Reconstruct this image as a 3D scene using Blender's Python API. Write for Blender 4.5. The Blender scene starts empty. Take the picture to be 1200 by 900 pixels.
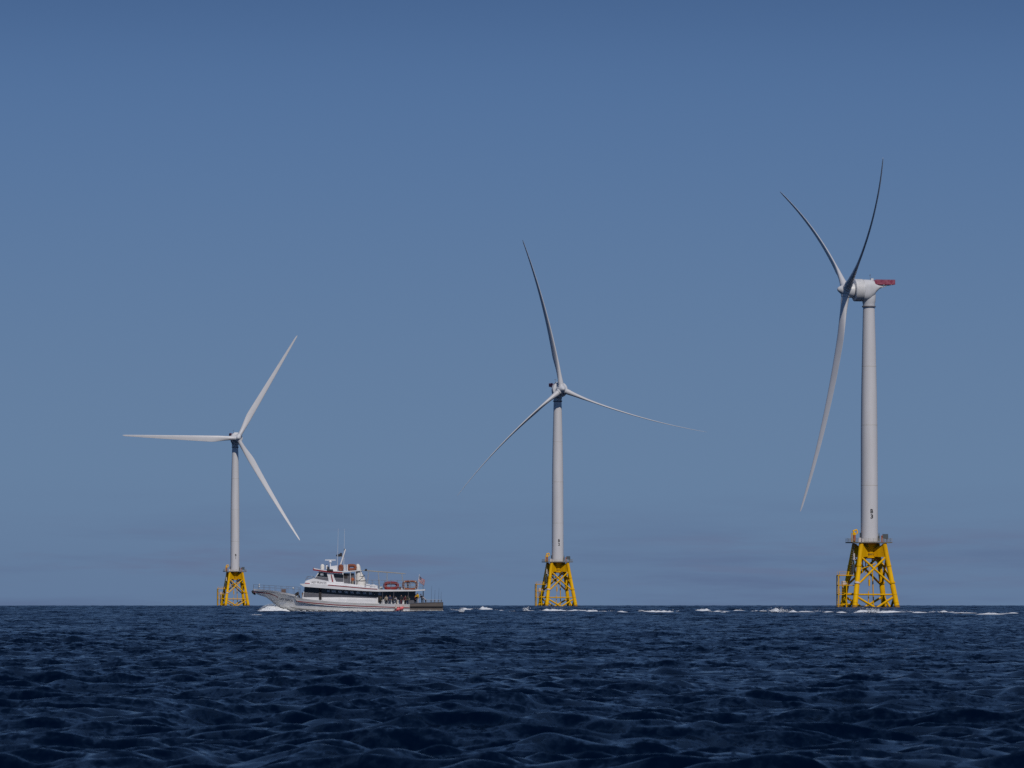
import bpy, bmesh, math, random
import numpy as np
from mathutils import Vector, Matrix, Euler

R = math.radians
random.seed(7)
np.random.seed(7)
S = bpy.context.scene
COL = S.collection

# ------------------------------------------------------------------ camera
F = 200.0 / 36.0 * 1200.0          # focal length in photograph pixels
HCAM = 1.7
TILT = 2.193
RE2 = 14.8e6                        # twice the (refracted) earth radius
cam = bpy.data.cameras.new('camera')
camo = bpy.data.objects.new('camera', cam)
COL.objects.link(camo)
cam.lens = 200.0
cam.sensor_width = 36.0
cam.clip_start = 1.0
cam.clip_end = 60000.0
cam.dof.use_dof = True
cam.dof.focus_distance = 1300.0
cam.dof.aperture_fstop = 13.0
camo.location = (0, 0, HCAM)
camo.rotation_euler = (R(90 + TILT), 0, 0)
S.camera = camo

# ------------------------------------------------------------------ light
SUN_EL, SUN_AZ = 44.0, 162.5        # azimuth clockwise from +Y (behind the camera, to its right)
w = bpy.data.worlds.new('World')
S.world = w
w.use_nodes = True
nt = w.node_tree
L = nt.links.new
bg = nt.nodes['Background']
bg.inputs[1].default_value = 0.1
sky = nt.nodes.new('ShaderNodeTexSky')
sky.sky_type = 'NISHITA'
sky.sun_disc = False
sky.sun_elevation = R(SUN_EL)
sky.sun_rotation = R(SUN_AZ)
sky.air_density = 1.0
sky.dust_density = 0.0
sky.ozone_density = 8.0
tc = nt.nodes.new('ShaderNodeTexCoord')
sep = nt.nodes.new('ShaderNodeSeparateXYZ')
L(tc.outputs['Generated'], sep.inputs[0])
fc = nt.nodes.new('ShaderNodeFloatCurve')       # clear dry air: the deep blue comes down close to the horizon
cu = fc.mapping.curves[0]
cu.points[0].location = (0.0, 0.35)
cu.points[1].location = (1.0, 1.0)
for p in ((0.05, 0.355), (0.085, 0.375), (0.112, 0.465), (0.25, 0.62), (0.5, 0.77)):
    cu.points.new(*p)
fc.mapping.update()
L(sep.outputs[2], fc.inputs['Value'])
def wmath(op, a, b=None):
    n = nt.nodes.new('ShaderNodeMath'); n.operation = op
    for i, v in enumerate((a, b)):
        if v is None: continue
        if isinstance(v, (int, float)): n.inputs[i].default_value = v
        else: L(v, n.inputs[i])
    return n.outputs[0]
hor = nt.nodes.new('ShaderNodeCombineXYZ'); L(sep.outputs[0], hor.inputs[0]); L(sep.outputs[1], hor.inputs[1])
nrm = nt.nodes.new('ShaderNodeVectorMath'); nrm.operation = 'NORMALIZE'; L(hor.outputs[0], nrm.inputs[0])
z2 = wmath('MULTIPLY', fc.outputs[0], fc.outputs[0])
cosz = wmath('SQRT', wmath('SUBTRACT', 1.0, z2))
sc = nt.nodes.new('ShaderNodeVectorMath'); sc.operation = 'SCALE'; L(nrm.outputs[0], sc.inputs[0]); L(cosz, sc.inputs['Scale'])
up = nt.nodes.new('ShaderNodeCombineXYZ'); L(fc.outputs[0], up.inputs[2])
ad = nt.nodes.new('ShaderNodeVectorMath'); ad.operation = 'ADD'; L(sc.outputs[0], ad.inputs[0]); L(up.outputs[0], ad.inputs[1])
L(ad.outputs[0], sky.inputs[0])
# thin bank of far-off cloud and sea haze low over the horizon
mp = nt.nodes.new('ShaderNodeMapping'); mp.inputs['Scale'].default_value = (9, 9, 95)
L(tc.outputs['Generated'], mp.inputs[0])
no = nt.nodes.new('ShaderNodeTexNoise'); no.inputs['Scale'].default_value = 1.6; no.inputs['Detail'].default_value = 6; no.inputs['Roughness'].default_value = 0.55
L(mp.outputs[0], no.inputs['Vector'])
band = nt.nodes.new('ShaderNodeMapRange'); band.interpolation_type = 'SMOOTHSTEP'
band.inputs['From Min'].default_value = 0.0; band.inputs['From Max'].default_value = 0.024
band.inputs['To Min'].default_value = 1.0; band.inputs['To Max'].default_value = 0.0
L(sep.outputs[2], band.inputs['Value'])
cl = nt.nodes.new('ShaderNodeMapRange'); cl.interpolation_type = 'SMOOTHSTEP'
cl.inputs['From Min'].default_value = 0.42; cl.inputs['From Max'].default_value = 0.68
L(no.outputs['Fac'], cl.inputs['Value'])
clf = wmath('ADD', wmath('MULTIPLY', cl.outputs[0], 0.62), 0.34)
fac = wmath('MULTIPLY', band.outputs[0], clf)
hz = nt.nodes.new('ShaderNodeMapRange'); hz.interpolation_type = 'SMOOTHSTEP'      # low marine haze whitens the lowest degrees
hz.inputs['From Min'].default_value = 0.010; hz.inputs['From Max'].default_value = 0.122
hz.inputs['To Min'].default_value = 0.97; hz.inputs['To Max'].default_value = 0.0
L(sep.outputs[2], hz.inputs['Value'])
hx = nt.nodes.new('ShaderNodeMix'); hx.data_type = 'RGBA'
L(hz.outputs[0], hx.inputs['Factor']); L(sky.outputs[0], hx.inputs['A'])
hx.inputs['B'].default_value = (1.76, 2.86, 4.60, 1)
mx = nt.nodes.new('ShaderNodeMix'); mx.data_type = 'RGBA'
L(fac, mx.inputs['Factor']); L(hx.outputs['Result'], mx.inputs['A'])
mx.inputs['B'].default_value = (1.30, 1.88, 3.42, 1)
# a few faint lit cloud tops in that bank
mp2 = nt.nodes.new('ShaderNodeMapping'); mp2.inputs['Scale'].default_value = (16, 16, 150); mp2.inputs['Location'].default_value = (3.3, 0.4, 1.0)
L(tc.outputs['Generated'], mp2.inputs[0])
no2 = nt.nodes.new('ShaderNodeTexNoise'); no2.inputs['Scale'].default_value = 1.5; no2.inputs['Detail'].default_value = 7; no2.inputs['Roughness'].default_value = 0.6
L(mp2.outputs[0], no2.inputs['Vector'])
c2 = nt.nodes.new('ShaderNodeMapRange'); c2.interpolation_type = 'SMOOTHSTEP'
c2.inputs['From Min'].default_value = 0.46; c2.inputs['From Max'].default_value = 0.68; c2.inputs['To Max'].default_value = 0.8
L(no2.outputs['Fac'], c2.inputs['Value'])
b2a = nt.nodes.new('ShaderNodeMapRange'); b2a.interpolation_type = 'SMOOTHSTEP'
b2a.inputs['From Min'].default_value = 0.0; b2a.inputs['From Max'].default_value = 0.006
L(sep.outputs[2], b2a.inputs['Value'])
b2b = nt.nodes.new('ShaderNodeMapRange'); b2b.interpolation_type = 'SMOOTHSTEP'
b2b.inputs['From Min'].default_value = 0.007; b2b.inputs['From Max'].default_value = 0.017; b2b.inputs['To Min'].default_value = 1.0; b2b.inputs['To Max'].default_value = 0.0
L(sep.outputs[2], b2b.inputs['Value'])
f2 = wmath('MULTIPLY', wmath('MULTIPLY', b2a.outputs[0], b2b.outputs[0]), c2.outputs[0])
mx3 = nt.nodes.new('ShaderNodeMix'); mx3.data_type = 'RGBA'
L(f2, mx3.inputs['Factor']); L(mx.outputs['Result'], mx3.inputs['A'])
mx3.inputs['B'].default_value = (1.62, 2.16, 3.66, 1)
L(mx3.outputs['Result'], bg.inputs[0])

sl = bpy.data.lights.new('sun', 'SUN')
sl.energy = 3.1
sl.angle = R(0.53)
sl.color = (1.0, 0.94, 0.86)
so = bpy.data.objects.new('sun', sl)
COL.objects.link(so)
sdir = Vector((math.sin(R(SUN_AZ)) * math.cos(R(SUN_EL)), math.cos(R(SUN_AZ)) * math.cos(R(SUN_EL)), math.sin(R(SUN_EL))))
so.rotation_euler = sdir.to_track_quat('Z', 'Y').to_euler()

vs = S.view_settings
vs.view_transform = 'Standard'
vs.look = 'None'
vs.exposure = -0.38
vs.gamma = 1.0
vs.use_curve_mapping = False
S.cycles.max_bounces = 6
S.cycles.use_denoising = False

# ------------------------------------------------------------------ materials
def mat(name, col, rough=0.5, metal=0.0, var=0.0, vscale=1.0, bump=0.0, bscale=8.0, stretch=None, spec=0.5, dirt=None):
    m = bpy.data.materials.new(name)
    m.use_nodes = True
    t = m.node_tree
    b = t.nodes['Principled BSDF']
    b.inputs['Base Color'].default_value = (*col, 1)
    b.inputs['Roughness'].default_value = rough
    b.inputs['Metallic'].default_value = metal
    b.inputs['Specular IOR Level'].default_value = spec
    tcn = t.nodes.new('ShaderNodeTexCoord')
    mpn = t.nodes.new('ShaderNodeMapping')
    if stretch: mpn.inputs['Scale'].default_value = stretch
    t.links.new(tcn.outputs['Object'], mpn.inputs[0])
    if var > 0 or dirt:
        n = t.nodes.new('ShaderNodeTexNoise')
        n.inputs['Scale'].default_value = vscale
        n.inputs['Detail'].default_value = 5
        t.links.new(mpn.outputs[0], n.inputs['Vector'])
        x = t.nodes.new('ShaderNodeMix'); x.data_type = 'RGBA'
        r = t.nodes.new('ShaderNodeMapRange')
        r.inputs['From Min'].default_value = 0.35; r.inputs['From Max'].default_value = 0.75
        t.links.new(n.outputs['Fac'], r.inputs['Value'])
        t.links.new(r.outputs[0], x.inputs['Factor'])
        x.inputs['A'].default_value = (*col, 1)
        dc = dirt if dirt else tuple(c * (1 - var) for c in col)
        x.inputs['B'].default_value = (*dc, 1)
        t.links.new(x.outputs['Result'], b.inputs['Base Color'])
        rr = t.nodes.new('ShaderNodeMapRange')
        rr.inputs['To Min'].default_value = max(0.05, rough - 0.1); rr.inputs['To Max'].default_value = min(1, rough + 0.15)
        t.links.new(n.outputs['Fac'], rr.inputs['Value'])
        t.links.new(rr.outputs[0], b.inputs['Roughness'])
    if bump > 0:
        n2 = t.nodes.new('ShaderNodeTexNoise'); n2.inputs['Scale'].default_value = bscale; n2.inputs['Detail'].default_value = 4
        t.links.new(mpn.outputs[0], n2.inputs['Vector'])
        bp = t.nodes.new('ShaderNodeBump'); bp.inputs['Strength'].default_value = bump; bp.inputs['Distance'].default_value = 0.1
        t.links.new(n2.outputs['Fac'], bp.inputs['Height'])
        t.links.new(bp.outputs[0], b.inputs['Normal'])
    return m

M = {}
M['tower'] = mat('tower_paint', (0.68, 0.665, 0.67), 0.45, var=0.17, vscale=0.35, stretch=(1, 1, 0.12))
M['blade'] = mat('blade_gelcoat', (0.65, 0.64, 0.645), 0.38, var=0.08, vscale=0.3)
M['nacelle'] = mat('nacelle_shell', (0.66, 0.66, 0.67), 0.42, var=0.10, vscale=0.6)
M['seam'] = mat('dark_seam', (0.16, 0.16, 0.18), 0.6)
M['red'] = mat('hoist_red', (0.25, 0.028, 0.07), 0.6, var=0.2, vscale=0.9, dirt=(0.38, 0.12, 0.17))
M['yellow'] = mat('jacket_yellow', (0.86, 0.475, 0.0), 0.6, spec=0.12, var=0.35, vscale=0.5, dirt=(0.62, 0.30, 0.002), stretch=(1.6, 1.6, 0.25))
M['splash'] = mat('splash_zone_growth', (0.45, 0.22, 0.015), 0.75, var=0.6, vscale=1.5)
M['grate'] = mat('deck_grating', (0.22, 0.19, 0.15), 0.8, var=0.3, vscale=1)
M['galv'] = mat('galvanised_rail', (0.46, 0.42, 0.33), 0.6, metal=0.1, var=0.2, vscale=2)
M['dkgrey'] = mat('dark_equipment', (0.045, 0.06, 0.07), 0.55, var=0.3, vscale=2)
M['black'] = mat('marking_black', (0.02, 0.02, 0.024), 0.6)
M['pale'] = mat('pale_clamp', (0.60, 0.55, 0.55), 0.6)
M['rustred'] = mat('crane_red', (0.40, 0.10, 0.02), 0.6, var=0.3)
M['hull'] = mat('hull_paint', (0.80, 0.79, 0.79), 0.35, var=0.25, vscale=0.7, dirt=(0.62, 0.60, 0.55), stretch=(1, 1, 2.5))
M['hull_low'] = mat('hull_stained', (0.52, 0.50, 0.44), 0.4, var=0.3, vscale=0.9, dirt=(0.34, 0.32, 0.26), stretch=(0.6, 1, 2.5))
M['white'] = mat('boat_white', (0.81, 0.80, 0.80), 0.4, var=0.14, vscale=0.9)
M['deck'] = mat('deck_paint', (0.42, 0.43, 0.42), 0.7, var=0.2, vscale=1)
M['redtrim'] = mat('red_trim', (0.30, 0.008, 0.018), 0.45, var=0.25, vscale=1.5)
M['glass'] = mat('tinted_glass', (0.006, 0.008, 0.012), 0.08, spec=0.6)
M['pane'] = mat('pane_blind', (0.42, 0.46, 0.50), 0.25, var=0.5, vscale=3)
M['greypanel'] = mat('grey_coaming', (0.13, 0.13, 0.15), 0.5, var=0.2, vscale=2)
M['steel'] = mat('steel_tube', (0.30, 0.32, 0.36), 0.4, metal=0.5)
M['darkwood'] = mat('weathered_dark_planks', (0.10, 0.085, 0.075), 0.75, var=0.6, vscale=1.2, dirt=(0.16, 0.135, 0.12), stretch=(0.35, 1, 4.0))
M['soot'] = mat('dark_rubber', (0.03, 0.026, 0.026), 0.8)
M['scum'] = mat('waterline_scum', (0.34, 0.33, 0.31), 0.6, var=0.4, vscale=2)
M['floatred'] = mat('float_red', (0.27, 0.016, 0.016), 0.6, var=0.25, vscale=2)
M['floatbrown'] = mat('float_brown', (0.26, 0.075, 0.035), 0.65, var=0.3, vscale=2)
M['rope'] = mat('pale_rope', (0.45, 0.40, 0.33), 0.9)
M['darkrope'] = mat('dark_rope', (0.06, 0.055, 0.05), 0.9)
M['canvas'] = mat('white_canvas', (0.78, 0.75, 0.69), 0.85, var=0.12, vscale=1.2, bump=0.4, bscale=2.5)
M['pink'] = mat('pink_vinyl', (0.80, 0.16, 0.17), 0.5, var=0.15, vscale=3)
M['brownbox'] = mat('brown_hatch', (0.16, 0.10, 0.08), 0.7, var=0.3, vscale=4)
M['skin'] = mat('skin', (0.45, 0.27, 0.19), 0.6)
M['hair'] = mat('dark_hair', (0.03, 0.02, 0.015), 0.7)
for nm, c in (('cl_yellow', (0.72, 0.40, 0.01)), ('cl_dark', (0.02, 0.022, 0.03)), ('cl_navy', (0.03, 0.04, 0.09)), ('cl_pale', (0.50, 0.47, 0.50)),
              ('cl_orange', (0.45, 0.12, 0.04)), ('cl_olive', (0.06, 0.065, 0.045)), ('cl_maroon', (0.10, 0.02, 0.035)), ('cl_jeans', (0.05, 0.07, 0.12)), ('cl_sand', (0.38, 0.33, 0.26))):
    M[nm] = mat(nm, c, 0.85, var=0.2, vscale=6)

def flag_mat():
    m = bpy.data.materials.new('flag_cloth'); m.use_nodes = True
    t = m.node_tree; b = t.nodes['Principled BSDF']; b.inputs['Roughness'].default_value = 0.85
    uv = t.nodes.new('ShaderNodeUVMap'); uv.uv_map = 'UVMap'
    s = t.nodes.new('ShaderNodeSeparateXYZ'); t.links.new(uv.outputs[0], s.inputs[0])
    def mth(op, a, bb=None):
        n = t.nodes.new('ShaderNodeMath'); n.operation = op
        for i, v in enumerate((a, bb)):
            if v is None: continue
            if isinstance(v, (int, float)): n.inputs[i].default_value = v
            else: t.links.new(v, n.inputs[i])
        return n.outputs[0]
    stripe = mth('GREATER_THAN', mth('MODULO', mth('MULTIPLY', s.outputs[1], 13.0), 2.0), 1.0)
    mx1 = t.nodes.new('ShaderNodeMix'); mx1.data_type = 'RGBA'; t.links.new(stripe, mx1.inputs['Factor'])
    mx1.inputs['A'].default_value = (0.32, 0.015, 0.03, 1); mx1.inputs['B'].default_value = (0.55, 0.50, 0.52, 1)
    canton = mth('MULTIPLY', mth('LESS_THAN', s.outputs[0], 0.42), mth('GREATER_THAN', s.outputs[1], 0.46))
    fx = mth('SUBTRACT', mth('FRACT', mth('MULTIPLY', s.outputs[0], 14.0)), 0.5)
    fy = mth('SUBTRACT', mth('FRACT', mth('MULTIPLY', s.outputs[1], 9.0)), 0.5)
    star = mth('LESS_THAN', mth('ADD', mth('MULTIPLY', fx, fx), mth('MULTIPLY', fy, fy)), 0.06)
    mx0 = t.nodes.new('ShaderNodeMix'); mx0.data_type = 'RGBA'; t.links.new(star, mx0.inputs['Factor'])
    mx0.inputs['A'].default_value = (0.012, 0.018, 0.07, 1); mx0.inputs['B'].default_value = (0.55, 0.52, 0.55, 1)
    mx2 = t.nodes.new('ShaderNodeMix'); mx2.data_type = 'RGBA'; t.links.new(canton, mx2.inputs['Factor'])
    t.links.new(mx1.outputs['Result'], mx2.inputs['A']); t.links.new(mx0.outputs['Result'], mx2.inputs['B'])
    t.links.new(mx2.outputs['Result'], b.inputs['Base Color'])
    return m
M['flag'] = flag_mat()

def water_mat():
    m = bpy.data.materials.new('sea_water'); m.use_nodes = True
    t = m.node_tree; b = t.nodes['Principled BSDF']
    b.inputs['Base Color'].default_value = (0.0, 0.0032, 0.0130, 1)
    b.inputs['Specular IOR Level'].default_value = 0.115
    b.inputs['Specular Tint'].default_value = (0.34, 0.70, 1.0, 1)
    b.inputs['Roughness'].default_value = 0.15
    b.inputs['IOR'].default_value = 1.333
    g = t.nodes.new('ShaderNodeNewGeometry')
    # wind ripples too small for the mesh: slopes added straight to the surface normal
    prev = g.outputs['Normal']
    for sc_, amt, stretch in ((0.22, 0.22, (0.6, 1, 1)), (0.8, 0.55, (0.9, 0.6, 1)), (2.6, 1.0, (1, 0.45, 1)), (9.0, 0.9, (1, 0.4, 1))):
        mpn = t.nodes.new('ShaderNodeMapping'); mpn.inputs['Scale'].default_value = stretch
        t.links.new(g.outputs['Position'], mpn.inputs[0])
        n = t.nodes.new('ShaderNodeTexNoise'); n.inputs['Scale'].default_value = sc_; n.inputs['Detail'].default_value = 3; n.inputs['Roughness'].default_value = 0.55
        n.inputs['Distortion'].default_value = 0.5
        t.links.new(mpn.outputs[0], n.inputs['Vector'])
        sb_ = t.nodes.new('ShaderNodeVectorMath'); sb_.operation = 'SUBTRACT'; sb_.inputs[1].default_value = (.5, .5, .5)
        t.links.new(n.outputs['Color'], sb_.inputs[0])
        ml_ = t.nodes.new('ShaderNodeVectorMath'); ml_.operation = 'MULTIPLY_ADD'; ml_.inputs[1].default_value = (amt, amt, 0)
        t.links.new(sb_.outputs[0], ml_.inputs[0]); t.links.new(prev, ml_.inputs[2])
        prev = ml_.outputs[0]
    nz = t.nodes.new('ShaderNodeVectorMath'); nz.operation = 'NORMALIZE'; t.links.new(prev, nz.inputs[0]); prev = nz
    t.links.new(prev.outputs[0], b.inputs['Normal'])
    return m
M['water'] = water_mat()

def foam_mat():
    m = bpy.data.materials.new('sea_foam'); m.use_nodes = True
    t = m.node_tree; b = t.nodes['Principled BSDF']
    b.inputs['Base Color'].default_value = (0.74, 0.76, 0.78, 1)
    b.inputs['Roughness'].default_value = 0.9
    g = t.nodes.new('ShaderNodeNewGeometry')
    n = t.nodes.new('ShaderNodeTexNoise'); n.inputs['Scale'].default_value = 1.8; n.inputs['Detail'].default_value = 6
    t.links.new(g.outputs['Position'], n.inputs['Vector'])
    bp = t.nodes.new('ShaderNodeBump'); bp.inputs['Strength'].default_value = 1; bp.inputs['Distance'].default_value = 0.25
    t.links.new(n.outputs['Fac'], bp.inputs['Height']); t.links.new(bp.outputs[0], b.inputs['Normal'])
    return m
M['foam'] = foam_mat()

# ------------------------------------------------------------------ helpers
class MB:
    def __init__(s): s.v = []; s.f = []; s.sm = []
    def add(s, verts, faces, smooth=False):
        o = len(s.v)
        s.v += [tuple(p) for p in verts]
        for f in faces:
            s.f.append(tuple(i + o for i in f)); s.sm.append(smooth)
    def box(s, c, d, m=None):
        hx, hy, hz = d[0] / 2, d[1] / 2, d[2] / 2
        vv = [Vector((x, y, z)) for z in (-hz, hz) for y in (-hy, hy) for x in (-hx, hx)]
        if m is not None: vv = [m @ p for p in vv]
        vv = [p + Vector(c) for p in vv]
        s.add(vv, [(0, 2, 3, 1), (4, 5, 7, 6), (0, 1, 5, 4), (2, 6, 7, 3), (0, 4, 6, 2), (1, 3, 7, 5)])
        return s
    def tube(s, pts, r, n=10, caps=True, closed=False):
        pts = [Vector(p) for p in pts]
        if not isinstance(r, (list, tuple)): r = [r] * len(pts)
        rings = []; N = len(pts); ref = None
        for i, p in enumerate(pts):
            if closed: d = pts[(i + 1) % N] - pts[i - 1]
            else: d = pts[min(i + 1, N - 1)] - pts[max(i - 1, 0)]
            d.normalize()
            if ref is None:
                ref = Vector((0, 0, 1)) if abs(d.z) < 0.9 else Vector((1, 0, 0))
            u = (ref - d * ref.dot(d)).normalized(); ref = u
            v = d.cross(u)
            rings.append([p + (u * math.cos(2 * math.pi * k / n) + v * math.sin(2 * math.pi * k / n)) * r[i] for k in range(n)])
        o = []
        for rg in rings: o += rg
        fs = []
        for i in range(N if closed else N - 1):
            a = i * n; b = ((i + 1) % N) * n
            for k in range(n):
                fs.append((a + k, a + (k + 1) % n, b + (k + 1) % n, b + k))
        s.add(o, fs, True)
        if caps and not closed:
            s.add(rings[0], [tuple(reversed(range(n)))]); s.add(rings[-1], [tuple(range(n))])
        return s
    def lathe(s, prof, n=32, m=None, smooth=True):
        """prof: (r, z) pairs about Z."""
        vv = []
        for r, z in prof:
            for k in range(n):
                a = 2 * math.pi * k / n
                p = Vector((r * math.cos(a), r * math.sin(a), z))
                vv.append(m @ p if m is not None else p)
        fs = []
        for i in range(len(prof) - 1):
            for k in range(n):
                fs.append((i * n + k, i * n + (k + 1) % n, (i + 1) * n + (k + 1) % n, (i + 1) * n + k))
        s.add(vv, fs, smooth)
        for i, rev in ((0, True), (len(prof) - 1, False)):
            if prof[i][0] > 1e-4:
                rg = vv[i * n:(i + 1) * n]
                s.add(rg, [tuple(reversed(range(n))) if rev else tuple(range(n))])
        return s
    def prism(s, poly, y0, y1):
        """poly of (x, z) points, extruded along y."""
        n = len(poly)
        vv = [(x, y0, z) for x, z in poly] + [(x, y1, z) for x, z in poly]
        ar = sum(poly[i][0] * poly[(i + 1) % n][1] - poly[(i + 1) % n][0] * poly[i][1] for i in range(n))
        idx = list(range(n)) if ar > 0 else list(reversed(range(n)))
        fs = [tuple(idx), tuple(reversed([i + n for i in idx]))]
        for k in range(n):
            a, b = idx[k], idx[(k + 1) % n]
            fs.append((a, a + n, b + n, b))
        s.add(vv, fs)
        return s
    def ball(s, c, r, n=8, sc=(1, 1, 1)):
        vv = []; fs = []
        m_ = n // 2 + 1
        for i in range(m_ + 1):
            t = math.pi * i / m_
            for k in range(n):
                a = 2 * math.pi * k / n
                vv.append((c[0] + r * sc[0] * math.sin(t) * math.cos(a), c[1] + r * sc[1] * math.sin(t) * math.sin(a), c[2] + r * sc[2] * math.cos(t)))
        for i in range(m_):
            for k in range(n):
                fs.append((i * n + k, (i + 1) * n + k, (i + 1) * n + (k + 1) % n, i * n + (k + 1) % n))
        s.add(vv, fs, True)
        return s
    def build(s, name, m, parent=None):
        me = bpy.data.meshes.new(name)
        me.from_pydata(s.v, [], s.f)
        me.polygons.foreach_set('use_smooth', s.sm)
        me.materials.append(m)
        me.update()
        o = bpy.data.objects.new(name, me)
        COL.objects.link(o)
        if parent is not None: o.parent = parent
        return o

def tag(o, label=None, cat=None, group=None, kind=None):
    if label: o['label'] = label
    if cat: o['category'] = cat
    if group: o['group'] = group
    if kind: o['kind'] = kind
    return o

def empty(name, loc=(0, 0, 0), rz=0.0):
    o = bpy.data.objects.new(name, None)
    COL.objects.link(o)
    o.location = loc
    o.rotation_euler = (0, 0, rz)
    o.empty_display_size = 0.1
    return o

KIDS = {}
def kids(o): return [c for c in bpy.data.objects if c.parent == o]
def copy_tree(o, parent=None):
    c = o.copy(); COL.objects.link(c)
    if parent is not None: c.parent = parent
    for ch in kids(o): copy_tree(ch, c)
    return c

def text_polys(body, size, bold=0.0):
    """Flat triangles of a line of lettering, centred on its own box."""
    cu_ = bpy.data.curves.new('lettering', 'FONT')
    cu_.body = body; cu_.size = size; cu_.align_x = 'LEFT'
    cu_.resolution_u = 3; cu_.offset = bold
    o = bpy.data.objects.new('lettering', cu_)
    COL.objects.link(o)
    dg = bpy.context.evaluated_depsgraph_get()
    me = bpy.data.meshes.new_from_object(o.evaluated_get(dg))
    vv = [v.co.copy() for v in me.vertices]; ff = [tuple(p.vertices) for p in me.polygons]
    bpy.data.objects.remove(o); bpy.data.curves.remove(cu_); bpy.data.meshes.remove(me)
    x0 = min(v.x for v in vv); x1 = max(v.x for v in vv); y0 = min(v.y for v in vv); y1 = max(v.y for v in vv)
    return [((v.x - (x0 + x1) / 2), (v.y - (y0 + y1) / 2)) for v in vv], ff, x1 - x0, y1 - y0

def sea_z(x, y): return -(x * x + y * y) / RE2

# ------------------------------------------------------------------ the sea
def grid_axis():
    r = [2.0]
    while r[-1] < 38: r.append(r[-1] * 1.12)
    while r[-1] < 1200: r.append(r[-1] + max(0.085, 0.095 * (r[-1] / 60.0) ** 0.85))
    while r[-1] < 5200: r.append(r[-1] + 1.5 + (r[-1] - 1200) * 0.0006)
    while r[-1] < 30000: r.append(r[-1] * 1.02)
    half = R(7.0)
    dense = np.linspace(-half, half, 560)
    rest = np.linspace(half, 2 * math.pi - half, 62)[1:-1]
    return np.array(r), np.concatenate([dense, rest])

def waves():
    rng = np.random.RandomState(11)
    out = []
    n = 150
    lam = np.exp(np.linspace(math.log(0.40), math.log(22.0), n)) * np.exp(rng.uniform(-.02, .02, n))
    for l in lam:
        k = 2 * math.pi / l
        lp = 9.0
        kp = 2 * math.pi / lp
        # saturated short waves, peak at lp, falling quickly for longer ones
        w_ = 0.42 + 0.85 * math.exp(-(math.log(l / 0.9) / 0.65) ** 2) + 0.35 * math.exp(-(math.log(l / 10.0) / 0.4) ** 2)
        a = l * 0.0060 * w_ * math.exp(-0.6 * (kp / k) ** 2)
        spread = 0.42 + 0.32 * min(1.0, lp / l * 0.5)
        th = R(-82) + rng.normal(0, spread)
        out.append((k, th, a, rng.uniform(0, 2 * math.pi)))
    return out
WAVES = waves()

def wave_at(x, y):
    z = 0.0
    for k, th, a, ph in WAVES: z += a * math.cos(k * (math.cos(th) * x + math.sin(th) * y) + ph)
    return z

def build_sea():
    r, th = grid_axis()
    nr, nth = len(r), len(th)
    dr = np.gradient(r)
    dth = np.full(nth, th[1] - th[0]); dth[560:] = 0.1
    RR, TT = np.meshgrid(r, th, indexing='ij')
    RR = RR.astype(np.float32); TT = TT.astype(np.float32); dr = dr.astype(np.float32); dth = dth.astype(np.float32)
    X0 = RR * np.sin(TT); Y0 = RR * np.cos(TT)
    DX = np.zeros_like(X0); DY = np.zeros_like(X0); Z = np.zeros_like(X0)
    sinT, cosT = np.sin(TT), np.cos(TT)
    for k, a_dir, a, ph in WAVES:
        k, a, ph = np.float32(k), np.float32(a), np.float32(ph)
        cx, cy = np.float32(math.cos(a_dir)), np.float32(math.sin(a_dir))
        # sampling limit of the mesh at every vertex
        st_r = np.abs(k * (cx * sinT + cy * cosT)) * dr[:, None]
        st_t = np.abs(k * (cx * cosT - cy * sinT)) * (RR * dth[None, :])
        st = np.maximum(st_r, st_t)
        fade = np.clip((2.1 - st) / 0.9, 0, 1)
        p = k * (cx * X0 + cy * Y0) + ph
        c = np.cos(p) * fade * a; s_ = np.sin(p) * fade * a
        Z += c
        DX -= 0.7 * cx * s_; DY -= 0.7 * cy * s_
    # the wind comes in patches: some stretches run a little steeper
    gust = 1 + 0.3 * np.sin(X0 / 23.0 + np.sin(Y0 / 61.0) * 1.3) * np.sin(Y0 / 47.0 + 0.8 + 0.6 * np.sin(X0 / 31.0))
    far = np.clip((RR - 500) / 1100, 0, 1)          # distant waves raised so the far water up to the horizon shows darker
    Z *= gust * (1 + 0.85 * far * far * (3 - 2 * far))
    Z += -(X0 ** 2 + Y0 ** 2) / RE2
    co = np.stack([X0 + DX, Y0 + DY, Z], -1).reshape(-1, 3).astype(np.float32)
    i = np.arange(nr - 1)[:, None] * nth; j = np.arange(nth)[None, :]; jn = (j + 1) % nth
    quads = np.stack([i + j, i + jn, i + nth + jn, i + nth + j], -1).reshape(-1, 4)[:, ::-1].astype(np.int32)
    nv = len(co); nf = len(quads)
    me = bpy.data.meshes.new('sea_water')
    me.vertices.add(nv + 1)
    co = np.concatenate([co, np.array([[0, 0, 0]], np.float32)])
    me.vertices.foreach_set('co', co.ravel())
    tri = np.stack([np.full(nth, nv), (np.arange(nth) + 1) % nth, np.arange(nth)], -1).astype(np.int32)
    me.loops.add(nf * 4 + nth * 3)
    me.loops.foreach_set('vertex_index', np.concatenate([quads.ravel(), tri.ravel()]))
    me.polygons.add(nf + nth)
    me.polygons.foreach_set('loop_start', np.concatenate([np.arange(nf) * 4, nf * 4 + np.arange(nth) * 3]).astype(np.int32))
    me.polygons.foreach_set('use_smooth', np.ones(nf + nth, bool))
    me.update(calc_edges=True)
    me.validate()
    me.materials.append(M['water'])
    o = bpy.data.objects.new('sea_water', me)
    COL.objects.link(o)
    o['kind'] = 'structure'
    return o
build_sea()

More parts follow.
